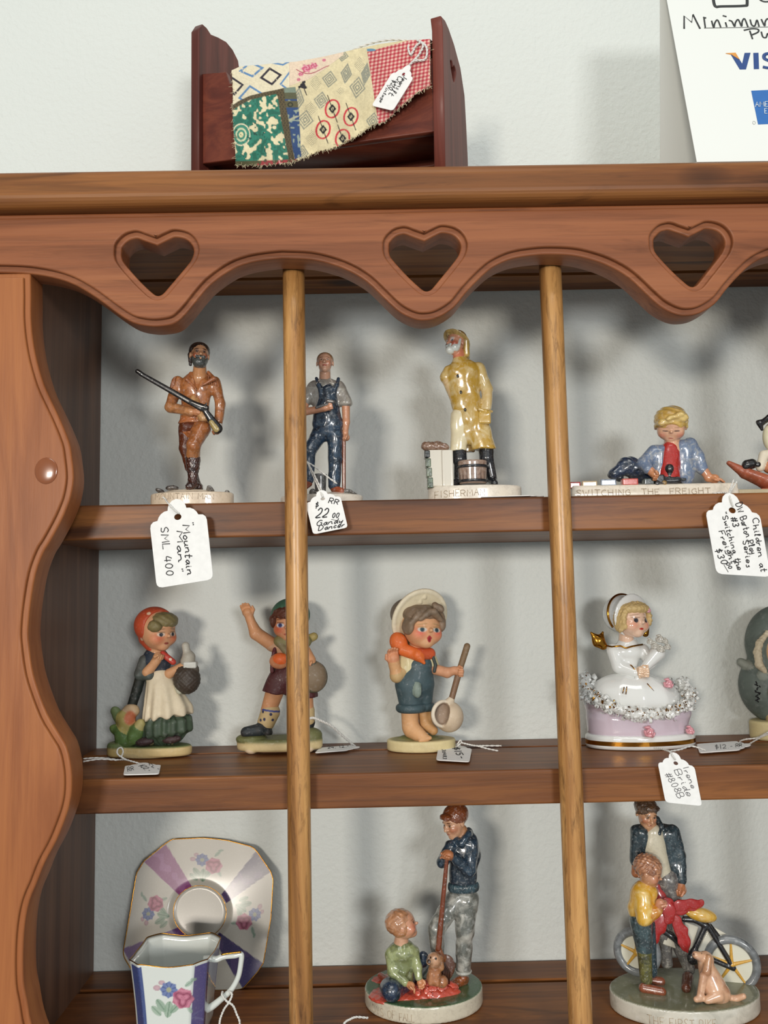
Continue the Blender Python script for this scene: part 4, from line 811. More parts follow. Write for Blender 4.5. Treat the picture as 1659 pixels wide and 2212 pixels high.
F.part('ladle_bowl', [EL(P(970, 1548, -22), (31, 31, 33), 'C8B49A'), CO(P(974, 1512, -28), P(962, 1524, -34), 8, 9, 'D0C0A8'), EL(P(949, 1541, -46), (24, 18, 30), '8A705C', rotm(25, 0, 12)).sub(2), TO(P(957, 1542, -37), 25, 4.5, 'D8CCB8', rotm(28, 0, 12) @ rotm(0, 90, 0), k=2)], MT, 'C8B49A', .8, 3, [(EL(P(953, 1541, -36), (20, 16, 26), R=rotm(25, 0, 12)), '96806C', 3)])
OR_ = 'D9692A'
F.part('neckerchief', [EL(P(861, 1388, -12), (19, 15, 23), OR_, rotm(0, 0, -25)), CO(P(868, 1402, -16), P(905, 1416, -24), 14, 13, OR_), CO(P(905, 1414, -22), P(928, 1412, -10), 14, 13, 'C9542A'), CO(P(902, 1416, -30), P(916, 1432, -30), 11, 3.5, OR_)], MT, OR_, .8, 4,
   [(CO(P(876, 1396, -34), P(888, 1404, -40), 1.2, 1.2), '1A1412', .3), (CO(P(877, 1402, -34), P(888, 1404, -40), 1.2, 1.2), '1A1412', .3), (CO(P(896, 1406, -40), P(904, 1416, -44), 2.6, 1), '1A1412', .3)])
h = Head(P(911, 1356, -8), 51, 24, -4, 4)
F.part('face', h.child('D8A276', ears=False)+[CO(P(905, 1390, 0), P(900, 1412, 0), 20, 22)], MT, 'D8A276', .7, 4, h.eyes(x=.34, z=-.12, w=.16, white='D0C8BC', iris='26404A', brow='B48C58', bz=.10, lip='A8202A', lz=-.46, y=-.75, blush='DC7058', lw=.12, browt=.025)+[(h.el(0, -.8, -.5, .09, .4, .15), 'A8202A', 1), (h.el(0, -.8, -.52, .04, .5, .09), '7A1018', .6)])
F.part('hair', [h.el(-.05, -.10, .56, .86, .78, .42), h.el(-.78, -.25, .05, .2, .42, .4), h.el(.72, -.3, .2, .22, .36, .4), h.co((-.1, -.9, .62), (-.5, -.8, .3), .16, .1), h.co((.1, -.95, .6), (.45, -.86, .3), .18, .1), h.co((-.5, -.7, .5), (-.8, -.55, .1), .16, .12), h.co((.15, -.9, .9), (.4, -.95, .75), .14, .16), h.co((.4, -.85, .7), (.68, -.6, .45), .14, .12)], MT2, '86705A', .8, 2, disp=hairn(.22, .9))
Rh = h.M @ rotm(0, -58, 0)
F.part('straw_hat', [EL(h.p(0, .20, .40), np.array([1.24, 1.34, .12])*51, 'DDD0B0', h.M @ rotm(0, -62, 0)), h.el(-.25, .72, .60, .86, .66, .72, '7E7264'), TO(h.p(0, .20, .40), 1.20*51, 4.2, 'E6DABE', h.M @ rotm(0, -62, 0), sy=1.08), h.el(0, -.55, -.05, .90, .90, .92).sub(3)], MT, 'DDD0B0', 1.0, 5)
# ---------------- 9 porcelain bride
Yf = feet_Y(1385, 1623, Z2)
F = Fig('bride_figurine', 'glossy white porcelain bride figurine with bonnet, bouquet, lace ruffles and pink roses', 'figurine', Yf+0.017, 1383, 1615, z=Z2)
P = F.P; WP = 'DEDFDC'
a, b_ = P(1265, 1600), P(1501, 1600); cx = (a[0]+b_[0])/2; rx = (b_[0]-a[0])/2
F.part('base', [CY((cx, 0, 15), rx, 62, 15, 7, WP)], PO, WP, 1.2, 2)
bd = P(1383, 1609)[2]
th = np.linspace(0, 2*math.pi, 97)
V = [((cx+(rx+.5)*math.sin(t)), -(62.5)*math.cos(t), z_) for z_ in (9, 18) for t in th]; n_ = len(th)
link('gold_band', mesh_np('gold_band', np.array(V)*F.s, [(i, i+1, n_+i+1, n_+i) for i in range(n_-1)]), m_gold, F.root)
LI = 'CFC0CC'
F.part('underskirt', [CY((cx-4, 0, 48), 108, 56, 24, 10, LI, top=1.03), EL((cx-50, 6, 92), (66, 50, 44), LI), EL((cx+30, 4, 70), (84, 50, 26), LI)], PO, LI, 1.3, 14)
dm = P(1372, 1502)
F.part('dress_skirt', [EL((dm[0], -4, dm[2]+2), (94, 58, 48), WP, rotm(0, 0, 6)), EL((dm[0]+8, -10, dm[2]-10), (82, 52, 34), WP)], PO, WP, 1.2, 10, disp=lambda p: 2.2*np.abs(np.sin(np.arctan2(p[..., 1]+4, p[..., 0]-dm[0])*4.0))-1.1)
# ruffle: many small petals on a loop round the skirt
rnd = random.Random(4); loop = [P(*q) for q in ((1268, 1462, 18), (1262, 1485, -8), (1280, 1506, -34), (1300, 1518, -46), (1340, 1533, -58), (1380, 1543, -62), (1420, 1543, -62), (1454, 1536, -54), (1482, 1520, -38), (1490, 1502, -14), (1476, 1484, 8), (1462, 1478, 26))]
lp = catmull(loop, 9)
def ruff(name, pts, mat, n, s0, spread, seed):
    rnd = random.Random(seed); Vs, Fs = [], []
    for i in range(n):
        c_ = np.array(pts[rnd.randrange(len(pts))])+np.array([rnd.gauss(0, spread), rnd.gauss(0, spread*.8), rnd.gauss(0, spread*.8)])
        R_ = rotm(rnd.uniform(0, 360), rnd.uniform(-90, 90), rnd.uniform(0, 360)); r_ = s0*rnd.uniform(.6, 1.3); o_ = len(Vs)
        m_ = 7
        for k_ in range(m_): # curled ribbon
            t_ = k_/(m_-1)*4.4; 
            for z_ in (-.45, .45): Vs.append(c_+R_ @ np.array([math.cos(t_)*r_*(.6+.1*t_), math.sin(t_)*r_*(.6+.1*t_), z_*r_]))
        for k_ in range(m_-1): Fs.append((o_+2*k_, o_+2*k_+2, o_+2*k_+3, o_+2*k_+1))
    V = np.array(Vs); cc = np.tile(np.array(lin(WP if mat is PO else 'B8863A')), (len(V), 1))
    return link(name, mesh_np(name, V*F.s, Fs, cc), mat, F.root, True)
r1 = ruff('lace_ruffle', lp, PO, 620, 6.2, 8.0, 1); r1['kind'] = 'stuff'
r2 = ruff('gilt_ruffle_edge', [q+np.array([0, -3, 3]) for q in lp[:84]], m_gold, 260, 3.0, 6.0, 2); r2['kind'] = 'stuff'
F.part('ruffle_band', [CH(lp[::6], 9, WP, .8)], PO, WP, 1.2, 4)
F.part('bodice', [CO(P(1356, 1402), P(1356, 1448), 27, 22, WP, .8), EL(P(1356, 1408), (36, 24, 20)), CO(P(1356, 1450), P(1358, 1470), 24, 36), CO(P(1324, 1404, -2), P(1336, 1440, -10), 14, 14), CO(P(1336, 1440, -10), P(1372, 1453, -30), 14, 11), CO(P(1390, 1404, -2), P(1404, 1432, -18), 13, 13), CO(P(1404, 1432, -18), P(1388, 1450, -30), 12, 10)], PO, WP, .9, 4)
F.part('cuff_line', [TO(P(1368, 1446, -26), 11, 1.3, 'A8782E', rotm(0, 0, 60) )], m_gold, 'A8782E', .7, .5)
F.part('hands', fist(P(1376, 1452, -30), (1, -.3, 0), 12, 'DDBB9C')+hand(None, P(1392, 1450, -28), (-.9, -.5, .1), 11, 'DDBB9C', (0, -1, 0), 1.0), PO, 'DDBB9C', .7, 2)
F.part('bouquet_wrap', [CO(P(1386, 1450, -34), P(1420, 1410, -34), 7, 17, WP), CO(P(1428, 1398, -38), P(1434, 1390, -40), 11, 14).sub(1), CO(P(1386, 1450, -34), P(1370, 1476, -38), 7, 6, WP)], PO, WP, .8, 3)
def rose(name, c_, r_, col, mat=PO, n=7):
    L = [EL(c_, r_*.5, col)]
    for i in range(n):
        t_ = i*2.4; q_ = r_*(.25+.07*i); cc_ = np.array(c_)+np.array([math.cos(t_)*q_, -r_*.35+.06*i*r_, math.sin(t_)*q_])
        L.append(EL(cc_, (r_*.42, r_*.30, r_*.17), col, rotm(0, 0, math.degrees(-t_)+90)))
    return F.part(name, L, mat, col, .7, .5)
for i, (x, y, r_) in enumerate(((1414, 1395, 12), (1425, 1381, 13), (1404, 1386, 10), (1441, 1397, 11), (1427, 1402, 12), (1437, 1385, 9))): rose('bouquet_flower', P(x, y, -50), r_, 'B4B0A6')
rose('rose', P(1443, 1477, -46), 15, 'D2919A'); rose('rose', P(1402, 1582, -64), 17, 'D2919A'); rose('rose', P(1490, 1578, -40), 13, 'D2919A')
h = Head(P(1362, 1340, -8), 43, 28, -4, 2)
F.part('face', h.child('E2BEA4', nose=.98, ears=False)+[CO(P(1352, 1372, 0), P(1354, 1396, 0), 15, 19, 'E2BEA4')], PO, 'E2BEA4', .7, 4, h.eyes(x=.33, z=-.04, w=.19, white=None, iris='23222C', brow='A07A60', bz=.24, lip='B8271E', lz=-.46, y=-.75, blush='E09C80', lw=.14, browt=.02))
F.part('hair', [h.el(0, -.1, .55, .92, .85, .36), h.el(-.85, -.1, 0, .2, .4, .62), h.el(.82, -.1, .1, .18, .36, .5), h.el(0, -1.2, -.2, .9, .6, .72).sub(3)]+[EL(h.p(math.sin(t_)*.88, -.42-.1*math.cos(t_), .05+math.cos(t_)*.75), 6.5) for t_ in np.linspace(-2.1, 1.9, 16)], MT, 'C8AC74', .8, 2, disp=hairn(.55, 1.3))
F.part('bonnet', [h.el(-.05, .5, .35, 1.02, .95, .98, 'CDD2D2'), EL(h.p(-.05, -.1, .25), np.array([1.12, .16, 1.1])*43, WP, h.M @ rotm(0, 12, 0)), h.el(0, -.6, 0, .88, .95, .86).sub(4), h.el(.2, -.9, -.9, 1.4, .9, .9).sub(4)], PO, WP, .9, 4)
gb = [h.p(-.05+1.05*math.sin(t_), .42, .35+1.0*math.cos(t_)) for t_ in np.linspace(-2.3, 1.2, 26)]
F.tubes('gold_bonnet_band', [(gb, 2.6)], m_gold, 8)
F.part('gold_bow', [CO(P(1303, 1395, -6), P(1294, 1386, -6), 9, 14, 'B07A2E', .6), CO(P(1292, 1384, -6), P(1277, 1367, -8), 12, 2.5, 'B07A2E', .6), CO(P(1298, 1378, -4), P(1302, 1366, -4), 6, 2.5, 'B07A2E', .6)], m_gold, 'B07A2E', .8, 4)
F.part('gold_bow', [CO(P(1394, 1368, 6), P(1400, 1352, 6), 8, 3, 'B07A2E', .7)], m_gold, 'B07A2E', .8, 2)
F.tubes('gold_collar', [([P(1306, 1394, -8), P(1322, 1397, -20), P(1340, 1395, -25), P(1352, 1400, -26), P(1366, 1396, -25), P(1388, 1392, -18)], 2.0), ([P(1348, 1484, -60), P(1345, 1498, -62)], 1.1), ([P(1354, 1483, -60), P(1352, 1500, -62)], 1.1), ([P(1398, 1476, -52), P(1415, 1496, -56)], 1.0)], m_gold, 6)
rose('hair_flower', h.p(.55, -.62, .5), 11, 'D89AA6')
# ---------------- 10 hooded figure, cut by the frame
Yf = feet_Y(1659, 1606, Z2)
F = Fig('hooded_figurine', 'matte figurine wrapped in a grey-green hooded cloak on a cream base beside the bride', 'figurine', Yf+0.016, 1690, 1600, z=Z2)
P = F.P
HG = '5E6862'; cx = P(1690, 1590)[0]
F.part('base', [CY((cx, 0, 20), 68, 46, 20, 5, 'C8B98A')], MT, 'C8B98A', 1.2, 2)
F.part('cloak', [EL(P(1686, 1390, 6), (76, 48, 84), HG), EL(P(1684, 1480, 6), (88, 50, 84), HG), CO(P(1600, 1430, 4), P(1640, 1452, -14), 9, 12, '8A8E84'), EL(P(1690, 1420, -46), (44, 28, 62)).sub(3), CO(P(1696, 1500, -50), P(1700, 1540, -50), 34, 30).sub(3), EL(P(1650, 1460, -26), (14, 10, 12), '7A8076')], MT2, HG, 1.3, 8, [(TO(P(1690, 1410, -40), 50, 6, R=rotm(0, 90, 0)), 'B8B09A', 3)])
F.part('gown', [CO(P(1698, 1480, -14), P(1700, 1545, -14), 36, 46, 'A8946A', .6)], MT, 'A8946A', 1.2, 3)
F.part('head', [EL(P(1690, 1405, -14), (40, 32, 46), 'CFA882')], MT, 'CFA882', 1.2, 3, [(EL(P(1668, 1383, -46), (9, 12, 12)), '1A1614', 1), (EL(P(1660, 1438, -40), (8, 12, 7)), 'C8745A', 3)])
F.part('lace_trim', [CH([P(1658, 1366, -34), P(1640, 1390, -36), P(1636, 1410, -36), P(1640, 1436, -36), P(1652, 1450, -34)], [5, 7, 8, 8, 5])], MT, 'C8BBA0', 1, 3, disp=hairn(.5, .8))
F.tubes('printed_marks', [([P(1636+rnd.uniform(-6, 6)-i*.2, 1472+i*3.2, -44-abs(i-8)*.1), P(1639+rnd.uniform(-6, 6)-i*.2, 1475+i*3.2, -44)], 1.4) for i in range(14)], m_ink, 5)
# ================================================================= bottom shelf
def proj(V):
    V = np.asarray(V, float); d = V @ _F; return np.stack([IW/2+FP*(V @ CR)/d, IH/2-FP*(V @ CU)/d], -1)
def oval_base(F, x0, x1, y0, y1, zt, side, top, mat, tcol_paint=(), extra=(), name='base'):
    """x0..x1,y0..y1: outline of the top face in the photo, on the plane at local height zt"""
    l, r = F.PZ(x0, (y0+y1)/2, zt), F.PZ(x1, (y0+y1)/2, zt); f, b_ = F.PZ((x0+x1)/2, y1, zt), F.PZ((x0+x1)/2, y0, zt)
    cx, cy = (l[0]+r[0])/2, (f[1]+b_[1])/2; rx, ry = (r[0]-l[0])/2, (b_[1]-f[1])/2
    F.part(name, [CY((cx, cy, zt/2), rx, ry, zt/2, 2.5, side)]+list(extra), mat, side, 1.2, 3, [(BX((cx, cy, zt+4), (rx*2, ry*2, 5.5), .5), top, 1.0)]+list(tcol_paint))
    return (cx, cy), rx, ry
# ---------------- 12 raking leaves
F = Fig('leaf_raking_figurine', 'glossy figurine of a man with a rake, kneeling child and puppy by red leaves', 'figurine', 0.527, 915, 2150, z=Z3)
P = F.P; zt = 34.0
(bx, by), brx, bry = oval_base(F, 788, 1043, 2083, 2177, zt, 'CFC8B4', '42603E', G,
    [(BX((0, 0, 0), (1, 1, 1)), 'CFC8B4', .1)])
def engr2(F, txt, px0, px1, zl, hgt, c, rx, ry, r, seed):
    p0, p1 = F.P(px0, 2190), F.P(px1, 2190); p0[2] = p1[2] = zl
    def surf(t):
        u = min(.985, abs((t[0]-c[0])/rx)); return np.array([t[0], c[1]-ry*math.sqrt(1-u*u)-.1, t[2]])
    F.tubes('incised_lettering', write_paths(txt, p0, p1, (0, 0, hgt), r, 0, .4, seed=seed, surf=surf), m_etch, 5)
engr2(F, 'JOYS OF FALL', 797, 893, 6, 15, (bx, by), brx, bry, .7, 4)
g = lambda x, y, z=None: F.PZ(x, y, zt+(z or 0))
# shoes and legs
sh = g(985, 2122, 6)
F.part('shoe', [CO(g(1000, 2116, 8), g(974, 2130, 6), 12, 10, '8C4A24'), CO(g(1002, 2114, 10), g(1000, 2112, 16), 11, 10, '8C4A24')], GW, '9A5428', .8, 4)
ysh = sh[1]; D = ysh
TG = '63655F'
F.part('trousers', [EL(P(997, 1945, D+2), (38, 26, 26), TG), CO(P(1008, 1945, D+2), P(1004, 2010, D-4), 27, 21, TG), CO(P(1004, 2010, D-4), P(1001, 2092, D), 19, 17, TG), CO(P(980, 1950, D), P(942, 2005, D-26), 24, 18, TG), CO(P(942, 2005, D-26), P(946, 2075, D-12), 17, 14, TG)], painted('grey_wash_glaze', .28, .8, .85, 'B9B7AE', 150, .5, (.42, .66)), '44464A', 1.0, 6, disp=folds(.22, .8))
F.part('trouser_hem', [TO(P(1001, 2098, D), 15, 3.5, 'A8A8A0')], GL, 'A0A098', .9, 1)
F.part('shoe', [CO(P(946, 2086, D-12), P(938, 2100, D-24), 12, 9)], GW, '8C4A24', .9, 3)
NV = '20303E'
F.part('jacket', [EL(P(1003, 1846, D), (37, 26, 36), NV), CO(P(1001, 1840, D), P(1001, 1900, D), 33, 31, NV, .75), EL(P(1010, 1815, D), (22, 22, 18)),
    CO(P(974, 1828, D-10), P(956, 1862, D-22), 14, 13), CO(P(956, 1862, D-22), P(964, 1846, D-38), 12, 10),
    CO(P(1018, 1826, D-8), P(1013, 1880, D-26), 17, 15), CO(P(1013, 1880, D-26), P(978, 1850, D-42), 13, 10),
    CH([P(984, 1812, D-14), P(996, 1822, D-24), P(1004, 1812, D-22), P(1012, 1800, D-14)], 7), CH([P(1012, 1802, D-8), P(1013, 1796, D+8), P(1004, 1804, D+16)], 8)], G2, '2C4254', .9, 4, disp=folds(.25, .6))
F.part('jacket_hem', [TO(P(1001, 1912, D), 28, 6, '34505A', sy=.78), TO(P(1001, 1918, D), 28, 6, '34505A', sy=.78)], G2, '34505A', .8, 3, disp=lambda p: .8*np.sin(np.arctan2(p[..., 1]-D, p[..., 0]-P(1001, 1912)[0])*46))
h = Head(P(982, 1776, D-4), 34, -56, 14, -4)
F.part('face', h.adult('CC9C7A')+[CO(P(996, 1795, D), P(1000, 1818, D), 15, 18, 'B98660')], G, 'C0906C', .6, 2.5, h.eyes(z=.02, w=.11, white='A88A70', iris='4A3020', brow='5A3420', lip='A05A48', blush='C07A58'))
F.part('hair', [h.el(0, .22, .4, .80, .92, .74), h.co((.62, .0, .3), (.66, .1, -.1), .16, .1), h.co((-.62, .0, .3), (-.66, .1, -.1), .16, .1), h.el(.15, -.72, .62, .5, .3, .26), h.el(0, -1.02, -.1, .7, .74, .66).sub(3), h.el(0, -.2, -1.2, 1, 1.2, .8).sub(3)], GW, '7E4426', .7, 2.5, disp=hairn(.6, .5))
F.part('hand', fist(P(974, 1852, D-46), (-.3, -.6, .5), 11, 'B8754C', (-.6, -.2, -.8))+fist(P(972, 1844, D-44), (-.5, -.5, .1), 10, 'B8754C', (0, -.3, -1)), G, 'B8754C', .7, 2.5)
rk0, rk1 = P(966, 1848, D-50), P(947, 2048, D-46)
F.part('rake_handle', [CO(rk0, rk1, 4.2, 6.5, '7A3A1E')], GW, '7A3A1E', .8, 1)
hd = P(947, 2058, D-45)
F.part('rake_head', [CO(rk1, P(950, 2070, D-44), 6.5, 12, '8A5230', .5), EL(P(958, 2092, D-40), (24, 5, 30), '5A3A2C', rotm(0, 0, 22))], GW, '6A4030', .8, 3)
F.tubes('rake_tine', [([P(950, 2066, D-50), P(948+i*4.6, 2100, D-47), P(944+i*5.2, 2126, D-42)], 1.5) for i in range(6)], simple('rake_tines', '3A2218', .4), 6)
# child
bh = Head(P(872, 1998, -18), 33, 84, -18, 8)
F.part('child_head', bh.child('C89070', nose=1.0)+[CO(P(868, 2020, -14), P(866, 2046, -12), 14, 18, 'D0A080')], G, 'C89070', .7, 4, bh.eyes(x=.32, z=.0, w=.12, white=None, iris='5A3828', brow='9A6040', bz=.2, y=-.75, blush='C86A4C', lip='A84838'))
F.part('child_hair', [bh.el(-.05, .25, .3, .90, .92, .80, 'C08C66'), bh.el(-.5, .2, -.1, .4, .6, .5, 'B07A52'), bh.el(0, -1.0, -.15, .8, .72, .75).sub(3)], GW, 'C48E68', .8, 3, disp=hairn(.35, .6))
SG = '7A8258'
F.part('child_sweater', [CO(P(869, 2058, -14), P(870, 2108, -10), 28, 25, SG, .8), EL(P(869, 2055, -14), (34, 24, 20)), CO(P(843, 2062, -18), P(848, 2098, -24), 12, 11), CO(P(848, 2098, -24), P(876, 2122, -40), 11, 8.5), CO(P(894, 2056, -16), P(902, 2090, -26), 11, 10), CO(P(902, 2090, -26), P(905, 2112, -34), 10, 8), CO(P(866, 2040, -34), P(868, 2062, -40), 8, 3).sub(2)], painted('olive_glaze', .25, .8, .7, '3A4224', 170, .4, (.45, .68)), '98A070', .9, 5, disp=folds(.25, .6))
F.part('child_jeans', [CO(g(872, 2120, 18), g(846, 2140, 18), 24, 21, '2A3C54'), CO(g(846, 2140, 20), g(842, 2135, 18), 22, 22, '2A3C54'), CO(g(890, 2115, 16), g(912, 2090, 18), 16, 14), EL(P(914, 2072, 4), (13, 12, 17), '34465C')], G2, '30445E', 1.0, 4)
F.part('child_hand', hand(None, P(878, 2124, -42), (.9, -.2, -.4), 9, 'C8875C', (0, -.4, -1), .5), G, 'C98A66', .7, 2)
F.part('child_hand', hand(None, P(905, 2112, -34), (.3, -.2, -1), 8, 'C8875C', (0, -1, 0), .5), G, 'C98A66', .7, 2)
F.part('child_shoe', [CO(g(836, 2118, 8), g(822, 2108, 10), 9, 7)], GW, '8C3E2C', .8, 3)
# dog
DG = 'B0764E'
F.part('puppy', [EL(P(938, 2074, D-62), (15, 15, 16), 'C09270'), CO(P(934, 2074, D-68), P(927, 2078, D-76), 9, 6, 'C09878'), CO(P(951, 2070, D-60), P(953, 2090, D-60), 6, 7, 'A87850'), CO(P(929, 2066, D-56), P(926, 2074, D-54), 5, 5, 'A87850'), CO(P(939, 2090, D-58), P(938, 2112, D-54), 13, 17, DG), CO(P(932, 2104, D-64), P(930, 2124, D-66), 6, 5, DG), CO(P(944, 2104, D-64), P(944, 2126, D-66), 6, 5, DG), EL(P(954, 2120, D-52), (14, 15, 13), DG)], GW, DG, .7, 3, [(EL(P(926.5, 2077, D-80), (4, 5, 4)), '1A1412', .4), (EL(P(942, 2071, D-76), (2.6, 4, 2.6)), '1A1412', .4), (EL(P(930, 2068, D-74), (2.2, 4, 2.4)), '1A1412', .4)])
# leaves
rnd = random.Random(9); RD = 'C04A36'
F.part('leaf_pile', [EL(g(934, 2145, -4), (52, 34, 26), RD), EL(g(970, 2146, -3), (26, 16, 14), RD), EL(g(880, 2158, -6), (60, 22, 13), RD), EL(g(840, 2150, -3), (44, 40, 7.5), 'B84836'), EL(g(845, 2118, -3), (50, 30, 6), 'B84836')], G, RD, 1.0, 6, disp=hairn(.3, .8))
lv = []
for i in range(64):
    t_ = rnd.uniform(0, 2*math.pi); q_ = math.sqrt(rnd.random()); u, v_ = q_*math.cos(t_)*.93, q_*math.sin(t_)*.93; zz = 24*math.sqrt(max(0, 1-u*u-v_*v_))-3
    c_ = g(934, 2145, 0)+np.array([u*54+6, v_*33, 0]); c_[2] = zt+max(1.5, zz*1.0+1.5); lv.append((c_, rotm(0, 35-v_*40, u*40)))
o0 = None
for i, (c_, R_) in enumerate(lv):
    o = F.part('red_leaf', [EL((0, 0, 0), (6.2, 6.2, 1.5), 'C8503C')], G, 'C8503C', .8, .1) if o0 is None else o0.copy()
    if o0 is None: o0 = o
    else: COL.objects.link(o)
    o.location = Vector(c_*F.s); o.rotation_euler = Matrix(R_).to_euler()
# ---------------- 13 bicycle gift
F = Fig('bicycle_gift_figurine', 'glossy figurine of a man, child and dog beside a ribboned bicycle on oval base', 'figurine', 0.527, 1480, 2150, z=Z3)
P = F.P; zt = 36.0; g = lambda x, y, z=0: F.PZ(x, y, zt+z)
(bx, by), brx, bry = oval_base(F, 1318, 1641, 2088, 2186, zt, 'CFCABC', '77785E', painted('stone_glaze', .35, .5, .3, '4A4C38', 90, .3), [])
engr2(F, 'THE FIRST BIKE', 1368, 1500, 4, 16, (bx, by), brx, bry, .7, 6)
D = 18
BK = '16191D'
def wheel(name, cx, cy, rx, rz, d, yaw):
    c_ = P(cx, cy, d); R0 = rotm(yaw, 0, 0); Rt = R0 @ rotm(0, 90, 0)
    t = F.part(name, [TO(c_, (rx+rz)/2-9, 9.5, '7C8082', Rt)], painted('tyre_glaze', .3, .7, .6, '34383A', 140, .4, (.42, .68)), '8C9092', .9, 1)
    F.part('wheel_disc', [CY(c_, (rx+rz)/2-12, (rx+rz)/2-12, 3.5, 1.5, 'D8D6C4', Rt)], PO, 'D8D6C4', 1, 1, parent=t)
    for s_ in (0,):
        L = []
        for k_ in range(5):
            a = k_*2*math.pi/5+.3; v_ = R0 @ np.array([math.cos(a), 0, math.sin(a)]); L.append(CO(c_+R0 @ np.array([0, -4, 0])+v_*4, c_+R0 @ np.array([0, -4, 0])+v_*((rx+rz)/2-14), 4.2, 2, 'D2A03A'))
        F.part('spoke_star', L+[EL(c_+R0 @ np.array([0, -4, 0]), 6)], G, 'D2A03A', .8, 2, parent=t)
wheel('wheel', 1376, 2056, 50, 52, D, -28); wheel('wheel', 1580, 2082, 57, 62, D-16, -16)
F.part('frame_panel', [BX(P(1470, 2020, D+2), (32, 2.5, 30), 1, 'D4D0C0', rotm(0, 0, 20)), BX(P(1540, 2040, D-2), (24, 2.5, 34), 1, 'D4D0C0', rotm(0, 0, 30))], PO, 'D4D0C0', 1, 1)
F.part('bicycle_frame', [CH([P(1476, 1985, D-6), P(1500, 1987, D-8), P(1524, 1999, D-10)], 6.5), CH([P(1426, 2006, D-6), P(1450, 2022, D-8), P(1470, 2040, D-8)], 6.5), CO(P(1524, 1999, D-10), P(1495, 2063, D-10), 6, 6), CO(P(1529, 2000, D-10), P(1584, 2090, D-20), 6, 6), CO(P(1497, 2055, D-10), P(1584, 2092, D-20), 6, 5.5), EL(P(1497, 2070, D-12), (13, 9, 14)), CO(P(1534, 1998, D-4), P(1554, 2026, D-4), 4, 5), CO(P(1413, 1925, D-8), P(1426, 2000, D-6), 5, 5), CO(P(1408, 1924, D-22), P(1422, 1936, D-10), 6, 5)], G, BK, .8, 3)
F.part('saddle', [EL(P(1516, 1976, D-8), (33, 18, 15), 'D0A034', rotm(0, 0, 12)), CO(P(1500, 1972, D-8), P(1482, 1968, D-8), 12, 7)], painted('saddle_glaze', .22, .9, .5, 'E8D8A0', 110, .3), 'D0A034', .9, 4)
RB = 'A82A2A'
def ribbon(name, pts, w0, w1=0, R=0): F.part(name, [CH([P(*q) for q in pts], w0 if isinstance(w0, list) else list(np.linspace(w0, w1, len(pts))), RB, .3)], G, RB, .8, 2, disp=folds(.2, .5))
ribbon('ribbon_knot', [(1444, 1952, D-28), (1445, 1968, D-33), (1446, 1984, D-31)], 14, 13, 0)
ribbon('ribbon_loop', [(1456, 1960, D-26), (1480, 1955, D-22), (1512, 1952, D-16)], 13, 10, 0); ribbon('ribbon_loop', [(1458, 1970, D-26), (1478, 1967, D-22), (1500, 1960, D-18)], 8, 6, 0)
ribbon('ribbon_loop', [(1440, 1952, D-20), (1428, 1935, D-14), (1420, 1920, D-12)], 11, 9, 0)
ribbon('ribbon_tail', [(1436, 1980, D-26), (1420, 2000, D-28), (1410, 2024, D-26), (1406, 2048, D-24)], [14, 18, 14, 2], 0)
ribbon('ribbon_tail', [(1458, 1985, D-26), (1472, 2012, D-26), (1478, 2035, D-26), (1486, 2058, D-26)], [11, 14, 14, 3], 0)
# man
MD = 26
F.part('trousers', [CO(P(1440, 1900, MD), P(1448, 1950, MD), 28, 24, '5E5A58'), CO(P(1452, 1950, MD), P(1472, 2050, MD), 22, 16), CO(P(1472, 2050, MD), P(1488, 2092, MD-6), 16, 13), CO(P(1430, 1950, MD+4), P(1440, 2080, MD+8), 18, 13)], GL, '5E5C5A', 1.0, 5, disp=folds(.2, .6))
F.part('shoe', [CO(g(1486, 2112, 10), g(1482, 2134, 7), 12, 10, '5A3020')], GW, '6A3824', .9, 4)
F.part('shirt', [EL(P(1412, 1830, MD-6), (26, 18, 44), 'D0C8B0'), CO(P(1412, 1800, MD-6), P(1432, 1892, MD-6), 20, 20, 'D0C8B0', .8)], G, 'D0C8B0', 1, 4)
F.part('jacket', [CO(P(1384, 1800, MD-2), P(1384, 1840, MD), 20, 16), CO(P(1440, 1805, MD-2), P(1456, 1870, MD-2), 20, 18, fl=.8), CO(P(1456, 1870, MD-2), P(1454, 1905, MD-4), 15, 7), EL(P(1416, 1806, MD+10), (50, 18, 30)), CO(P(1416, 1830, MD+12), P(1430, 1890, MD+12), 36, 30, fl=.5),
    CO(P(1376, 1796, MD), P(1373, 1860, MD-2), 15, 13), CO(P(1452, 1798, MD), P(1468, 1848, MD-4), 17, 14), CO(P(1468, 1848, MD-4), P(1471, 1900, MD-14), 14, 12), CH([P(1420, 1768, MD+2), P(1428, 1784, MD-10), P(1424, 1800, MD-18)], 5), CO(P(1406, 1784, MD-24), P(1418, 1850, MD-22), 9, 10).sub(2)], G2, '34464E', 1.0, 4, disp=folds(.2, .6))
F.part('hand', fist(P(1471, 1906, MD-15), (-.1, -.1, -1), 13, 'B8754C', (-1, -.3, 0)), G, 'BE8260', .8, 3)
F.part('hand', fist(P(1371, 1872, MD-4), (.1, -.2, -1), 11, 'B8754C', (1, -.3, 0)), G, 'BE8260', .8, 3)
h = Head(P(1396, 1757, MD-6), 31, 14, 18, 4)
F.part('face', h.adult('C6946E')+[CO(P(1402, 1775, MD), P(1406, 1802, MD-2), 15, 18, 'B98864')], G, 'B98864', .6, 2.5, h.eyes(z=.03, w=.12, white='A08068', iris='4A3426', brow='5A4028', lip='A05A44', blush='B87454'))
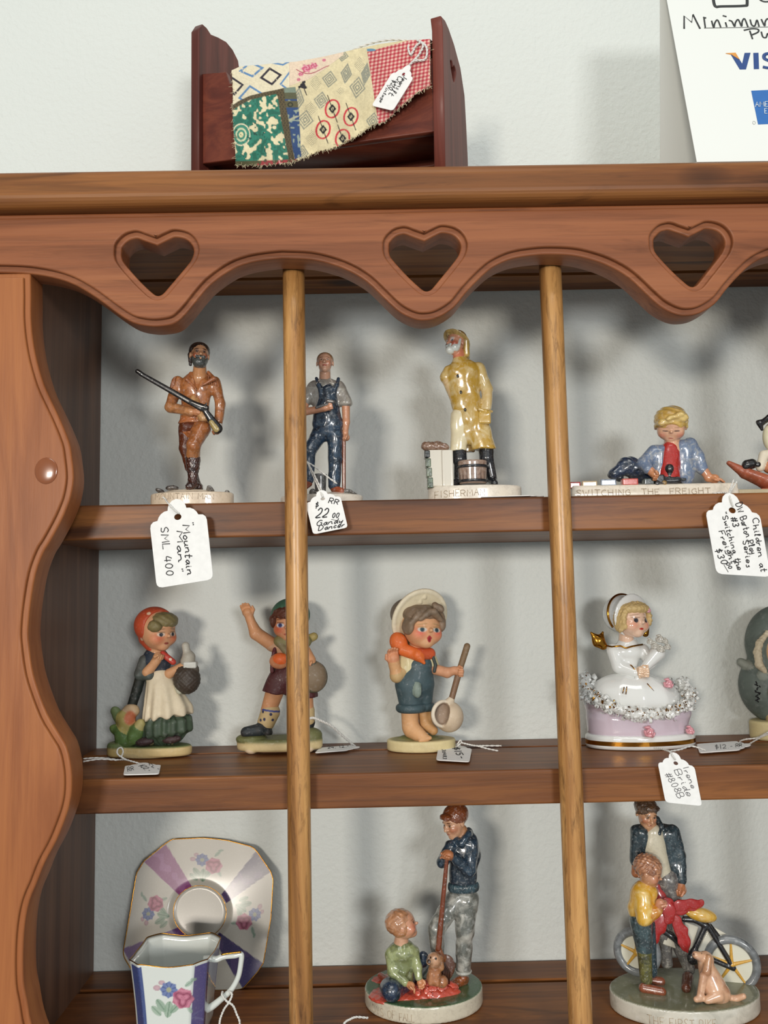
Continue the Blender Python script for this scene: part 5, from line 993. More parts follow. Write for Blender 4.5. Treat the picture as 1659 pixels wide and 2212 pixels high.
F.part('hair', [h.el(0, .2, .4, .80, .92, .72), h.el(0, -.55, .72, .6, .36, .24), h.co((.68, -.1, .3), (.7, .05, 0), .12, .1), h.co((-.68, -.1, .3), (-.7, .05, 0), .12, .1), h.el(0, -1.05, -.25, .7, .8, .76).sub(3), h.el(0, 0, -1.3, 1, 1.2, .9).sub(3)], G2, '5E4632', .7, 2.5, disp=hairn(.6, .6))
# child
CDp = -22
bh = Head(P(1403, 1884, CDp), 31, 62, 16, 6)
F.part('child_head', bh.child('BE8A68', nose=.96)+[CO(P(1396, 1905, CDp+2), P(1392, 1926, CDp+4), 14, 18, 'BE8A68')], G, 'BE8A68', .7, 3, bh.eyes(x=.32, z=-.05, w=.11, white=None, iris='5A3828', brow='8A5A40', bz=.2, y=-.75, blush='BE7050', lip='A04A3C'))
F.part('child_hair', [bh.el(0, .22, .32, .98, .98, .84), bh.el(0, -.98, -.3, .8, .72, .78).sub(3)], painted('curl_glaze', .3, .6, .7, '6A3A24', 260, .8, (.46, .6)), 'BC8664', .8, 3, disp=hairn(.45, 1.6))
YL = 'D09A2C'
F.part('child_jacket', [EL(P(1388, 1950, CDp), (28, 26, 44), YL), EL(P(1392, 1928, CDp), (28, 24, 24), YL), CO(P(1388, 1934, CDp-14), P(1392, 1982, CDp-24), 16, 17, 'D8A83C'), CO(P(1392, 1984, CDp-24), P(1420, 1966, CDp-22), 15, 12, 'C07A20'), EL(P(1368, 1962, CDp+4), (12, 16, 20))], painted('saffron_glaze', .22, .9, .55, 'ECDFA4', 120, .4, (.45, .66)), YL, 1.0, 5, disp=folds(.2, .7))
F.part('child_hand', fist(P(1420, 1962, CDp-22), (.5, -.2, .8), 11, 'C88A6C', (.8, -.3, 0)), G, 'C88A6C', .8, 2.5)
F.part('child_trousers', [CO(P(1384, 1990, CDp), P(1391, 2045, CDp-4), 24, 18, '44585C'), CO(P(1391, 2045, CDp-4), P(1396, 2115, CDp-6), 16, 13, '6C6A3A'), CO(P(1400, 1995, CDp+16), P(1408, 2100, CDp+20), 16, 12, '3A4E58')], G2, '445A62', 1.0, 4)
F.part('child_shoe', [CO(g(1390, 2134, 7), g(1430, 2142, 5), 10, 9), CO(g(1408, 2118, 8), g(1428, 2120, 6), 9, 9)], GW, '8A4A30', .9, 4)
# dog
dg = 'D2A584'; DD = g(1540, 2158)[1]
F.part('dog', [EL(P(1524, 2074, DD+4), (17, 15, 18)), CO(P(1518, 2068, DD), P(1503, 2063, DD-6), 11, 7.5), CO(P(1531, 2068, DD-10), P(1526, 2098, DD-14), 6, 9, 'B98A66'), CO(P(1526, 2090, DD+4), P(1540, 2128, DD+2), 17, 26), EL(P(1548, 2145, DD), (28, 24, 24)), CO(P(1520, 2108, DD-12), P(1512, 2155, DD-18), 8.5, 7), CO(P(1512, 2157, DD-18), P(1504, 2159, DD-24), 7, 6), CO(P(1530, 2112, DD+4), P(1528, 2150, DD), 9, 8), CO(P(1550, 2150, DD-16), P(1528, 2160, DD-22), 14, 8), CH([P(1566, 2156, DD+4), P(1588, 2158, DD-6), P(1606, 2152, DD-14)], [10, 7, 6])], painted('dog_glaze', .3, .6, .5, '8A4E34', 130, .3, (.5, .7)), dg, .9, 3, [(EL(P(1518, 2060, DD-10), (2.2, 5, 1.6)), '2A1A14', .4), (EL(P(1498, 2062, DD-12), (3, 5, 3)), '5A3424', .4)])
# ---------------- saucer leaning on the wall
tl = 0.302; n_pl = np.array([0, 1, -tl]); p0 = np.array([0, 0.5570, Z3-0.003])
ol = [(372, 1813), (440, 1810), (489, 1815), (544, 1829), (554, 1838), (585, 1883), (590, 1900), (585, 1984), (569, 2080), (556, 2100), (524, 2136), (508, 2139), (430, 2140), (345, 2140), (318, 2132), (288, 2101), (268, 2068), (266, 2056), (280, 1978), (295, 1886), (311, 1860), (358, 1822)]
cen = np.array([431.5, 1970.0]); olp = np.array(ol, float)
def rim_at(th):
    d = np.array([math.cos(th), math.sin(th)]); best = 1e9
    for i in range(len(olp)):
        a, b_ = olp[i]-cen, olp[(i+1) % len(olp)]-cen; e = b_-a; den = d[0]*e[1]-d[1]*e[0]
        if abs(den) < 1e-9: continue
        t = (a[0]*e[1]-a[1]*e[0])/den; u = (a[0]*d[1]-a[1]*d[0])/den
        if t > 0 and -1e-6 <= u <= 1+1e-6: best = min(best, t)
    return best
def hash2(x, y): v = np.sin(x*12.9898+y*78.233)*43758.5453; return v-np.floor(v)
def vnoise(x, y):
    xi, yi = np.floor(x), np.floor(y); fx, fy = x-xi, y-yi; fx = fx*fx*(3-2*fx); fy = fy*fy*(3-2*fy)
    return (hash2(xi, yi)*(1-fx)+hash2(xi+1, yi)*fx)*(1-fy)+(hash2(xi, yi+1)*(1-fx)+hash2(xi+1, yi+1)*fx)*fy
def ell(X, Y_, cx, cy, rx, ry, a=0.0):
    a = math.radians(a); u = (X-cx)*math.cos(a)+(Y_-cy)*math.sin(a); v = -(X-cx)*math.sin(a)+(Y_-cy)*math.cos(a)
    return np.sqrt((u/rx)**2+(v/ry)**2), u/rx, v/ry
def put(C, m, col, w=1.0): C[m] = C[m]*(1-w)+np.array(lin(col))*w
def posy(C, X, Y_, cx, cy, rot, sc, k=1.0):
    """printed spray: blue flower, pink rose, leaves; rot in degrees"""
    r = math.radians(rot); T = lambda u, v: (cx+sc*(u*math.cos(r)-v*math.sin(r)), cy+sc*(u*math.sin(r)+v*math.cos(r)))
    for u, v, a, b_, ang, c_ in ((-22, 24, 14, 7, 50, '7F9A82'), (-8, 30, 15, 8, 95, '86A088'), (-30, 34, 12, 6, 40, '8DA58E'), (4, 26, 13, 6, 130, '7F9A82'), (26, -20, 9, 4, -40, '92A896'), (34, -28, 6, 3, -10, '92A896'), (30, 26, 9, 4, 60, '9AAE9C')):
        x, y = T(u, v); e, p_, q_ = ell(X, Y_, x, y, a*sc, b_*sc, ang+rot); put(C, e < 1, c_, .8*k); put(C, (e < 1) & (np.abs(q_) < .15), '5C7A62', .7*k)
    for u, v, a in ((-32, -8, 7), (-24, -18, 6)):
        x, y = T(u, v); e, _, _ = ell(X, Y_, x, y, a*sc, a*.75*sc, rot); put(C, e < 1, 'B08490', .8*k); put(C, e < .5, 'C8A8B0', .6*k)
    x, y = T(-10, -6); e, p_, q_ = ell(X, Y_, x, y, 17*sc, 16*sc, rot); an = np.arctan2(q_, p_); m = e < 1-.18*np.abs(np.sin(an*4)); put(C, m, '5468A0', .9*k); put(C, m & (np.abs(np.sin(an*4)) > .9), '33457E', .7*k); put(C, e < .28, 'A8A87A', .8*k)
    x, y = T(17, 8); e, p_, q_ = ell(X, Y_, x, y, 21*sc, 20*sc, rot); an = np.arctan2(q_, p_); m = e < 1-.14*np.abs(np.sin(an*3.5)); put(C, m, 'A84668', .9*k)
    f_ = np.sin(e*9+np.sin(an*3)*1.6); put(C, m & (f_ > .45), 'C98096', .8*k); put(C, m & (f_ < -.75), '7E2A4A', .7*k)
nt_, nr_ = 400, 125; ths = np.arange(nt_)*2*math.pi/nt_; rim = np.array([rim_at(t) for t in ths])
for _ in range(2): rim = (np.roll(rim, 1)+2*rim+np.roll(rim, -1))/4
tt = np.concatenate([[0.001], np.arange(1, nr_+1)/nr_])
TH, TT = np.meshgrid(ths, tt); RM = np.tile(rim, (len(tt), 1))
X = cen[0]+np.cos(TH)*TT*RM; Yp = cen[1]+np.sin(TH)*TT*RM
rad = TT*RM; hh = np.clip((rad-50)/22, 0, 1); hh = hh*hh*(3-2*hh)*0.0022+np.clip((rad-60)/110, 0, 1.2)**1.3*0.0035-0.0058
def plate_paint(X, Yp):
    rad = np.hypot(X-cen[0], Yp-cen[1])
    C = np.zeros(X.shape+(3,)); C[:] = lin('CFCABE'); C *= (0.96+.08*vnoise(X/40, Yp/40))[..., None]
    lus = vnoise(X/14, Yp/14)
    for quad, c_ in (([(311, 1862), (359, 1824), (418, 1921), (396, 1942)], '9A5488'), ([(554, 1838), (585, 1883), (489, 1951), (478, 1932)], '4E4168'), ([(569, 2082), (524, 2137), (462, 2030), (474, 2014)], '4A3F70'), ([(265, 2050), (305, 2122), (398, 2018), (388, 2002)], '7A5290')):
        m = np.ones(X.shape, bool)
        for i in range(4):
            a, b_ = quad[i], quad[(i+1) % 4]; m &= ((b_[0]-a[0])*(Yp-a[1])-(b_[1]-a[1])*(X-a[0])) > 0
        if not m.any():
            m = np.ones(X.shape, bool)
            for i in range(4):
                a, b_ = quad[i], quad[(i+1) % 4]; m &= ((b_[0]-a[0])*(Yp-a[1])-(b_[1]-a[1])*(X-a[0])) < 0
        m &= rad > 57
        put(C, m, c_); put(C, m & (lus > .62), 'B07AA8' if c_ == '9A5488' else '66507E', .6)
    posy(C, X, Yp, 446, 1863, 0, .92); posy(C, X, Yp, 327, 1966, -82, .90); posy(C, X, Yp, 541, 1981, 118, .92)
    return C
C = sum(plate_paint(X+a_, Yp+b_) for a_, b_ in ((-.3, -.1), (.1, -.3), (.3, .1), (-.1, .3)))/4
Vt = np.zeros(X.shape+(3,))
RY = _F[None, None]+CR[None, None]*((X-IW/2)/FP)[..., None]+CU[None, None]*((IH/2-Yp)/FP)[..., None]
Q0 = p0[None, None]-np.array([0, 1, 0])[None, None]*hh[..., None]; Vt = RY*((Q0 @ n_pl)/(RY @ n_pl))[..., None]
nV = Vt.reshape(-1, 3); back = nV+np.array([0, .0016, -.0004]); n0 = len(nV); Fc = []
for i in range(len(tt)-1):
    for j in range(nt_):
        k_ = (j+1) % nt_; a, b_, c_, d_ = i*nt_+j, i*nt_+k_, (i+1)*nt_+k_, (i+1)*nt_+j; Fc.append((a, b_, c_, d_)); Fc.append((d_+n0, c_+n0, b_+n0, a+n0))
e0 = (len(tt)-1)*nt_
for j in range(nt_): k_ = (j+1) % nt_; Fc.append((e0+j, e0+k_, n0+e0+k_, n0+e0+j))
so_ = np.array(at(430, 2140, 0.557)); so_[2] = Z3
sau = empty('saucer', so_, 'octagonal white saucer with purple bands and printed roses leaning against the wall', 'saucer')
link('plate', mesh_np('plate', np.concatenate([nV, back])-so_, Fc, np.concatenate([C.reshape(-1, 3)**1.12*.66, np.tile(lin('CFCABE'), (n0, 1))])), PL, sau)
rimp = Vt[-1]; V_, F_ = tube_np([(np.concatenate([rimp, rimp[:2]])-so_, 0.00034)], 6); link('gold_rim', mesh_np('gold_rim', V_, F_), m_gold, sau)
ir = [onplane(cen[0]+57*math.cos(t), cen[1]+57*math.sin(t), p0+np.array([0, .0053, 0]), n_pl) for t in ths]
V_, F_ = tube_np([(np.array(ir+ir[:2])-so_, 0.00022)], 6); link('gold_ring', mesh_np('gold_ring', V_, F_), m_gold, sau)
# ---------------- creamer
Yc = 0.506; sc = (at(379, 2052, Yc)[0]-at(378, 2052, Yc)[0])*0.95; rc = at(381, 2052, Yc); H_ = rc[2]-Z3; co_ = np.array([rc[0], Yc, Z3+0.0002])
crm = empty('creamer', co_, 'white porcelain creamer with purple corner stripes and rose print in front of saucer', 'cup')
def oct_ring(hs, cut, n=16, rot=-3):
    base = []; pts = [(-hs+cut, -hs), (hs-cut, -hs), (hs, -hs+cut), (hs, hs-cut), (hs-cut, hs), (-hs+cut, hs), (-hs, hs-cut), (-hs, -hs+cut)]
    for i in range(8):
        a, b_ = np.array(pts[i], float), np.array(pts[(i+1) % 8], float)
        for k_ in range(n if i % 2 else n*4): base.append(a+(b_-a)*k_/(n if i % 2 else n*4))
    B = np.array(base)
    for _ in range(3): B = (np.roll(B, 1, 0)+2*B+np.roll(B, -1, 0))/4
    a = math.radians(rot); return B @ np.array([[math.cos(a), math.sin(a)], [-math.sin(a), math.cos(a)]])
rings = []; zs = []; nz = 105
for k_ in range(nz+1):
    t = k_/nz; hs = 74+14*t**1.5-6*math.exp(-((t-.0)/.06)**2); rings.append(oct_ring(hs*sc, 27*sc)); zs.append(t*H_)
nin = 30
for k_ in range(1, nin+1):
    t = 1-k_/nin; hs = (74+14*t**1.5)-4.5; rings.append(oct_ring(hs*sc, 26*sc)); zs.append(.003+t*(H_-.003)+(-.0002))
rings = np.array(rings); nP = rings.shape[1]
mid_ = rings[nz]; wav = .0008*np.cos(np.arctan2(mid_[:, 1], mid_[:, 0])*4+math.pi)  # rim dips on the flats
V = np.zeros(rings.shape[:2]+(3,)); V[..., :2] = rings; V[..., 2] = np.array(zs)[:, None]; V[..., 2] += wav[None, :]*np.clip((np.array(zs)/H_-.6)/.4, 0, 1)[:, None]
spout = np.exp(-((mid_[:, 0]/sc+88)/22)**2)*np.exp(-((mid_[:, 1]/sc)/26)**2)
V[..., 0] -= spout[None, :]*(np.clip((V[..., 2]/H_-.7)/.3, 0, 1)**2)*4*sc
Fc = [(i*nP+j, i*nP+(j+1) % nP, (i+1)*nP+(j+1) % nP, (i+1)*nP+j) for i in range(len(rings)-1) for j in range(nP)]
Vf = V.reshape(-1, 3); uv = proj(Vf+co_); X, Yp = uv[:, 0], uv[:, 1]; C = np.tile(np.array(lin('D2D6D0')), (len(Vf), 1))
outer = np.arange(len(Vf)) < (nz+1)*nP; front = Vf[:, 1] < 0
u_ = np.tile(rings[nz][:, 0]/sc, len(rings)); w_ = np.tile(rings[nz][:, 1]/sc, len(rings))
hz_ = Vf[:, 2] < H_*.985
put(C, outer & hz_ & (w_ < -50) & (u_ < -57) & (u_ > -86), '3E4C7E'); put(C, outer & hz_ & (w_ < -48) & (u_ > 60) & (u_ < 86), '55507E')
put(C, outer & hz_ & (w_ > 48) & (np.abs(u_) > 60), '4A4A7E')
Cf = np.zeros(C.shape)
for a_, b_ in ((-.3, -.1), (.1, -.3), (.3, .1), (-.1, .3)): Cq = C.copy(); posy(Cq, X+a_, Yp+b_, 376, 2146, 4, 1.18); Cf += Cq/4
mf = outer & front & (w_ < -60); C[mf] = Cf[mf]
link('body', mesh_np('body', Vf, Fc, C), PO, crm)
bm = bmesh.new(); bm.faces.new([bm.verts.new((x, y, 0.003)) for x, y in rings[-1]]); bm_obj('inner_bottom', bm, PO, crm)
bm = bmesh.new(); bm.faces.new([bm.verts.new((x, y, 0.0)) for x, y in rings[0]]); bm_obj('foot', bm, PO, crm)
V_, F_ = tube_np([(np.concatenate([V[nz], V[nz][:2]])+np.array([0, 0, .0002]), .00028)], 6); link('gold_rim', mesh_np('gold_rim', V_, F_), m_gold, crm)
hpx = [(440, 2072, 7), (455, 2071, 7), (468, 2072, 7), (484, 2066, 6.5), (508, 2064, 6), (521, 2062, 6), (520, 2084, 6), (514, 2112, 6), (498, 2140, 6.5), (478, 2158, 7), (458, 2174, 8), (440, 2184, 8)]
hp_ = catmull([np.append(at(x, y, Yc-.004), r_*sc) for x, y, r_ in hpx], 6); hp_ = np.array(hp_)
V_, F_ = tube_np([(hp_[:, :3]-co_, hp_[:, 3])], 14); link('handle', mesh_np('handle', V_, F_, np.tile(lin('D2D6D0'), (len(V_), 1))), PO, crm)
gl = np.array(catmull([at(x, y, Yc-.0055) for x, y in ((478, 2062), (500, 2058.5), (521, 2056.5))], 5)); V_, F_ = tube_np([(gl-co_, .0005)], 6); link('gold_line', mesh_np('gold_line', V_, F_), m_gold, crm)
# ================================================================= on top of the hutch: doll bed, quilt, sign
A_ = at(419, 200, 0.522); B_ = at(957, 200, 0.458); A_[2] = B_[2] = 0
fdir = (B_-A_)/np.linalg.norm(B_-A_); bdir = np.array([-fdir[1], fdir[0], 0]); UPZ = np.array([0, 0, 1.0])
bed = empty('doll_bed', (A_+B_)/2+bdir*.025+np.array([0, 0, ZT+.0002]), 'small reddish-brown wooden doll bed with curved end boards and heart cut-outs', 'doll bed')
bo = np.array(bed.location)
def slab(name, poly, p0, u, th, tdir, mat, bev=.0006, hole=None):
    """poly (u,z) in the plane through p0 along u; thickness th along tdir"""
    cu = bpy.data.curves.new(name, 'CURVE'); cu.dimensions = '2D'; cu.fill_mode = 'BOTH'
    for lp in [poly]+(hole or []):
        s_ = cu.splines.new('POLY'); s_.points.add(len(lp)-1); s_.use_cyclic_u = True
        for p, (x, z) in zip(s_.points, lp): p.co = (x, z, 0, 1)
    cu.extrude = th/2-bev; cu.bevel_depth = bev; cu.bevel_resolution = 1; cu.offset = -bev
    o = bpy.data.objects.new(name, cu); COL.objects.link(o); dg = bpy.context.evaluated_depsgraph_get()
    me = bpy.data.meshes.new_from_object(o.evaluated_get(dg)); bpy.data.objects.remove(o); bpy.data.curves.remove(cu)
    for v_ in me.vertices:
        q = p0+u*v_.co.x+UPZ*v_.co.y+tdir*(v_.co.z+th/2)-bo; v_.co = q
    return link(name, me, mat, bed, False)
def on_board(pts, p0):
    n = fdir; out = []
    for x, y in pts: q = onplane(x, y, p0, n); out.append((float(np.dot(q-p0, bdir)), float(q[2])))
    return out
Ai = at(430, 200, 0.5195); Ai[2] = 0
pl = on_board([(430, 180), (427, 130), (424, 80), (428, 62), (438, 52), (447, 60), (456, 74), (471, 80), (489, 90), (503, 107), (515, 131), (520, 165)], Ai)
pl = [(max(0, u), z) for u, z in pl]; wB = pl[-1][0]
pl = [(0, ZT+.0002)]+pl+[(wB, ZT+.0002)]
hz0 = ZT+.078; heart_s = [(0.5, .62), (.62, .78), (.8, .74), (.86, .55), (.5, .0), (.14, .55), (.2, .74), (.38, .78)]
def bheart(u, z, s): return [tuple(q) for q in catmull([(u+(a-.5)*s, z+b_*s) for a, b_ in heart_s], 3, True)]
slab('headboard', pl, Ai, bdir, .0062, -fdir, m_bed, hole=[bheart(wB*.62, ZT+.060, .010)])
Bo = B_.copy()
pr = on_board([(957, 120), (956, 60), (953, 34), (962, 44), (969, 60), (981, 95), (995, 147), (1004, 207), (1008, 278), (1011, 345)], Bo)
pr = [(max(0, u), z) for u, z in pr]; pr = [(0, ZT+.0002)]+pr+[(pr[-1][0], ZT+.0002)]
hc_ = on_board([(979, 150), (978, 344)], Bo)
slab('footboard', pr, Bo, bdir, .0066, -fdir, m_bed, hole=[bheart(hc_[0][0], hc_[0][1]-.008, .015)])
def on_front(pts, off=.003):
    p0 = A_+bdir*off; out = []
    for x, y in pts: q = onplane(x, y, p0, bdir); out.append((float(np.dot(q-p0, fdir)), float(q[2])))
    return out
rl = on_front([(428, 356), (428, 162), (488, 155), (496, 180), (937, 124), (937, 284)])
lenb = np.dot(Bo-A_, fdir); x0_ = float(np.dot(Ai-A_, fdir)); x1_ = lenb-.0066
rl[0] = (x0_, rl[0][1]); rl[1] = (x0_, rl[1][1]); rl[4] = (x1_, rl[4][1]); rl[5] = (x1_, rl[5][1])
slab('side_rail', rl, A_+bdir*.003, fdir, .005, bdir, m_bed2); slab('side_rail', rl, A_+bdir*(.003+wB-.011), fdir, .005, bdir, m_bed2)
bl = [(x0_, rl[0][1]+.004), (x0_, rl[0][1]+.008), (x1_, rl[5][1]+.008), (x1_, rl[5][1]+.004)]
slab('bed_board', bl, A_+bdir*.0081, fdir, wB-.0162, bdir, m_bed2)
# quilt -------------------------------------------------------------
tp = np.array([(500, 152), (520, 143), (560, 140), (600, 136), (640, 133), (700, 122), (760, 108), (820, 95), (870, 88), (930, 84)], float)
bt = np.array([(500, 357), (560, 357), (610, 352), (640, 345), (680, 328), (720, 318), (760, 298), (800, 272), (830, 262), (870, 225), (900, 200), (930, 186)], float)
nx_, ny_, nb_ = 390, 215, 14
xs = np.linspace(500, 929, nx_); X = np.zeros((ny_+nb_, nx_)); Yp = X.copy(); Vq = np.zeros(X.shape+(3,))
topc = np.interp(xs, tp[:, 0], tp[:, 1]); botc = np.interp(xs, bt[:, 0], bt[:, 1])+1.4*np.sin(xs*1.7)+1.0*np.sin(xs*.61)
for i in range(ny_+nb_):
    t = max(0, (i-nb_))/(ny_-1); y_ = topc+(botc-topc)*t; x_ = xs+(1-(xs-500)/429)*(8*t+1.2*math.sin(t*9)); X[i] = x_; Yp[i] = y_-(max(0, nb_-i)*3.0)
    for j in range(nx_):
        off = -.0040-.0016*(1-math.exp(-t*6))-.0011*math.sin(x_[j]*.045+t*5)-.0008*math.sin(x_[j]*.11-t*7)*t-.0007*math.sin(x_[j]*.06+t*16)*t-.002*t*math.exp(-((x_[j]-640)/90)**2)
        q = onplane(x_[j], y_[j], A_+bdir*(.003+off), bdir)
        if i < nb_:
            r_ = nb_-i; q = q+bdir*(.0016*r_+.001)+UPZ*(.0012*math.sin(min(1, r_/4)*math.pi)-.0001*r_*r_*.35)
        Vq[i, j] = q
def quilt_paint(XX, YY):
    pid = np.full(XX.shape, 4)
    def inpoly(poly):
        m = np.zeros(XX.shape, bool); n = len(poly)
        for i in range(n):
            (x1, y1), (x2, y2) = poly[i], poly[(i+1) % n]
            c_ = ((y1 > YY) != (y2 > YY)) & (XX < (x2-x1)*(YY-y1)/((y2-y1) or 1e-9)+x1); m ^= c_
        return m
    pid[XX > 794+(YY-117)*.155] = 5
    pid[inpoly([(622, 60), (745, 60), (742, 118), (700, 150), (665, 172), (624, 186)])] = 3
    pid[inpoly([(490, 60), (624, 60), (625, 190), (600, 200), (571, 203), (539, 212), (516, 223), (490, 240)])] = 0
    pid[inpoly([(490, 231), (516, 223), (539, 212), (571, 203), (598, 198), (600, 210), (608, 263), (624, 345), (500, 349), (490, 349)])] = 1
    pid[inpoly([(490, 349), (624, 345), (640, 343), (640, 370), (490, 370)])] = 6
    pid[inpoly([(490, 236), (504, 226), (516, 218), (539, 207), (571, 199), (597, 194), (613, 190), (616, 220), (624, 263), (632, 322), (637, 346), (624, 346), (608, 263), (600, 209), (597, 203), (571, 208), (539, 216), (516, 229), (490, 247)])] = 7
    pid[inpoly([(613, 190), (638, 188), (642, 215), (646, 244), (650, 325), (651, 338), (637, 344), (632, 322), (624, 263), (616, 220)])] = 2
    C = np.zeros(XX.shape+(3,)); C[:] = lin('D6C9A6')
    def cc(m, c_, w=1.0): C[m] = C[m]*(1-w)+np.array(lin(c_))*w
    def diam(cx, cy, a, b_, wd, c_, m, rot=0):
        r = math.radians(rot); u = (XX-cx)*math.cos(r)+(YY-cy)*math.sin(r); v = -(XX-cx)*math.sin(r)+(YY-cy)*math.cos(r)
        e = np.abs(u)/a+np.abs(v)/b_; cc(m & (np.abs(e-1) < wd/min(a, b_)) & (vnoise(XX*.35, YY*.35) > .12), c_)
    N1 = vnoise(XX/5.2, YY/5.2); N2 = vnoise(XX/11.0+7, YY/11.0+3); N3 = vnoise(XX/2.2, YY/2.2)
    m = pid == 0; cc(m, 'DDD3B6')
    for a in ((585, 165, 21, 17, 3.0, '2A2430'), (504, 186, 20, 18, 3.0, '2A2430')): diam(*a[:5], a[5], m, -8)
    for a in ((543, 150, 24, 15, 2.6, '5A83AE'), (543, 208, 26, 22, 2.8, '5A83AE'), (632, 178, 26, 26, 2.6, '5A83AE'), (610, 133, 20, 7, 2, '5A83AE')): diam(*a[:5], a[5], m, -8)
    m = pid == 1; cc(m, 'DCD2AC'); q_ = N2*.55+N1*.45; cc(m & (q_ > .44), '2C7A66'); cc(m & (q_ > .60), '23604F', .8)
    e, p_, r_ = ell(XX, YY, 521, 291, 17, 21, 0); cc(m & (e < 1), '3A8470'); cc(m & (np.abs(e-.62) < .1), 'C8CCA8'); cc(m & (e < .3), 'D8D0A4'); cc(m & (np.abs(e-1.1) < .07), 'D8D0B0')
    cc(m & (np.abs(q_-.44) < .02), '1E4A40')
    m = pid == 7; cc(m, '5A4E34'); cc(m & (np.sin(XX*.9+np.sin(YY*.5))*np.sin(YY*.62) > .25), '352E20', .8)
    m = pid == 2; cc(m, '2C4672'); cc(m & (N1 > .72), '8E9A8C'); cc(m & (YY < 214), '56563E'); cc(m & (YY < 200), '8A9E90', .6); cc(m & (YY > 218) & (YY < 232), '5A5438'); cc(m & (np.abs(ell(XX, YY, 627, 226, 7, 6)[0]-.7) < .2), '262A1E'); cc(m & (YY > 250) & (YY < 262) & (np.abs((YY-256)+(XX-632)*.5) < 2.5), 'A8A890')
    m = pid == 6; cc(m, '4C4A2E'); cc(m & (XX > 556) & (N1 > .35), '9A3036'); cc(m & (XX > 575) & (N1 > .7), 'D09A9A')
    m = pid == 3; cc(m, 'DDC8B0')
    for bx_, by_, br_ in ((662, 148, 13), (678, 142, 10), (650, 160, 7), (716, 150, 6), (735, 150, 5), (700, 130, 5), (645, 172, 5)):
        e, p_, r_ = ell(XX, YY, bx_, by_, br_, br_*.8); an = np.arctan2(r_, p_); mm = m & (e < 1-.3*np.abs(np.sin(an*3))); cc(mm, 'C05A74'); cc(mm & (np.sin(e*9+an*2) > .5), 'DC9CA8')
    cc(m & (np.abs(YY-(150+9*np.sin((XX-640)*.06))) < 1.0) & (XX > 640), 'A84A5C')
    m = pid == 4; cc(m, 'D4C7A0'); cc(m, 'C4AE84', 0.0)
    C[m] *= (0.93+.14*N2[m])[:, None]
    for cx_, cy_, a, b_ in ((748, 159, 11, 20), (772, 189, 16, 22), (712, 171, 15, 17), (694, 217, 15, 18), (659, 259, 17, 20), (643, 216, 13, 26), (790, 160, 9, 22), (806, 262, 14, 18), (740, 120, 12, 12), (652, 330, 14, 16)):
        for k_ in (1, .62, .28): diam(cx_, cy_, a*k_, b_*k_, 1.7, '8C8C7C', m, 8)
    for cx_, cy_, a, b_ in ((682, 180, 12, 15), (671, 236, 13, 16), (673, 300, 12, 17), (777, 140, 11, 16), (735, 196, 8, 8)):
        u = np.abs(XX-cx_)/a+np.abs(YY-cy_)/b_; cc(m & (u < 1.15) & (np.sin(XX*1.3)*np.sin(YY*1.3) > .35), '8A8672')
    for cx_, cy_ in ((718, 235), (758, 252), (698, 280), (740, 299)):
        e, p_, r_ = ell(XX, YY, cx_, cy_, 15.5, 21, 14); cc(m & (np.abs(e-.92) < .075+.06*np.abs(p_)), 'C0343E')
        u = np.abs(XX-cx_)/8.5+np.abs(YY-cy_)/10.5; cc(m & (u < 1), '1E1C1C'); cc(m & (ell(XX, YY, cx_, cy_, 2.6, 4)[0] < 1), 'CFC3A0')
        cc(m & (np.abs((XX-cx_)-(YY-cy_)*.36) < 1.0) & (np.abs(YY-cy_) < 30), '1E1C1C')
    for dx, dy, r1_ in ((0, 0, 6), (-7, 3, 3), (6, 4, 3), (2, -8, 4)): cc(m & (np.hypot(XX-654-dx, YY-185-dy) < r1_), '201C22')
    cc(m & (np.abs((XX-655)-(YY-187)*.4) < 1.2) & (YY > 187) & (YY < 206), '201C22')
    m = pid == 5; u = (XX*.98+YY*.10)/8.2; v = (YY*.97-XX*-.20)/7.6; s1 = (np.mod(u, 1) < .5).astype(int)+(np.mod(v, 1) < .5).astype(int)
    cc(m, 'D9B7A4'); cc(m & (s1 == 1), 'C06468'); cc(m & (s1 == 2), 'A82A34'); cc(m & (YY < 112+(XX-794)*-.28), 'D2C49C'); cc(m & (ell(XX, YY, 800, 108, 12, 3)[0] < 1), '5A86A0')
    C[:] = C*(0.9+.2*N3)[..., None]
    return pid, C
pid, _c = quilt_paint(X, Yp); C = sum(quilt_paint(X+a_, Yp+b_)[1] for a_, b_ in ((-.35, -.1), (.1, -.35), (.35, .1), (-.1, .35)))/4
quilt = empty('patchwork_quilt', bo+np.array([0, 0, .05]), 'small frayed patchwork quilt draped over the side of the doll bed', 'quilt'); qo = np.array(quilt.location)
m_cloth, nt, b = newmat('printed_cotton'); a = N(nt, 'ShaderNodeAttribute', attribute_name='Col'); v = mapping(nt, (1, 1, 1))
nt.links.new(a.outputs['Color'], b.inputs['Base Color']); b.inputs['Roughness'].default_value = .9; b.inputs['Sheen Weight'].default_value = .15
wv = N(nt, 'ShaderNodeTexWave'); wv.inputs['Scale'].default_value = 700; nt.links.new(v, wv.inputs['Vector']); bump(nt, b, noise(nt, v, 1500, 2), .35, .0004)
Vn = Vq.reshape(-1, 3)-qo; Cn = C.reshape(-1, 3)
names = {0: 'cream patch with black and blue diamonds', 1: 'green and cream leafy patch', 2: 'navy blue strip', 3: 'pink floral patch', 4: 'cream patch with red ovals and grey diamonds', 5: 'red gingham patch', 6: 'red and brown patch', 7: 'olive green strip'}
quad = np.array([(i*nx_+j, (i+1)*nx_+j, (i+1)*nx_+j+1, i*nx_+j+1) for i in range(ny_+nb_-1) for j in range(nx_-1)]); qp = pid.ravel()[quad[:, 0]]
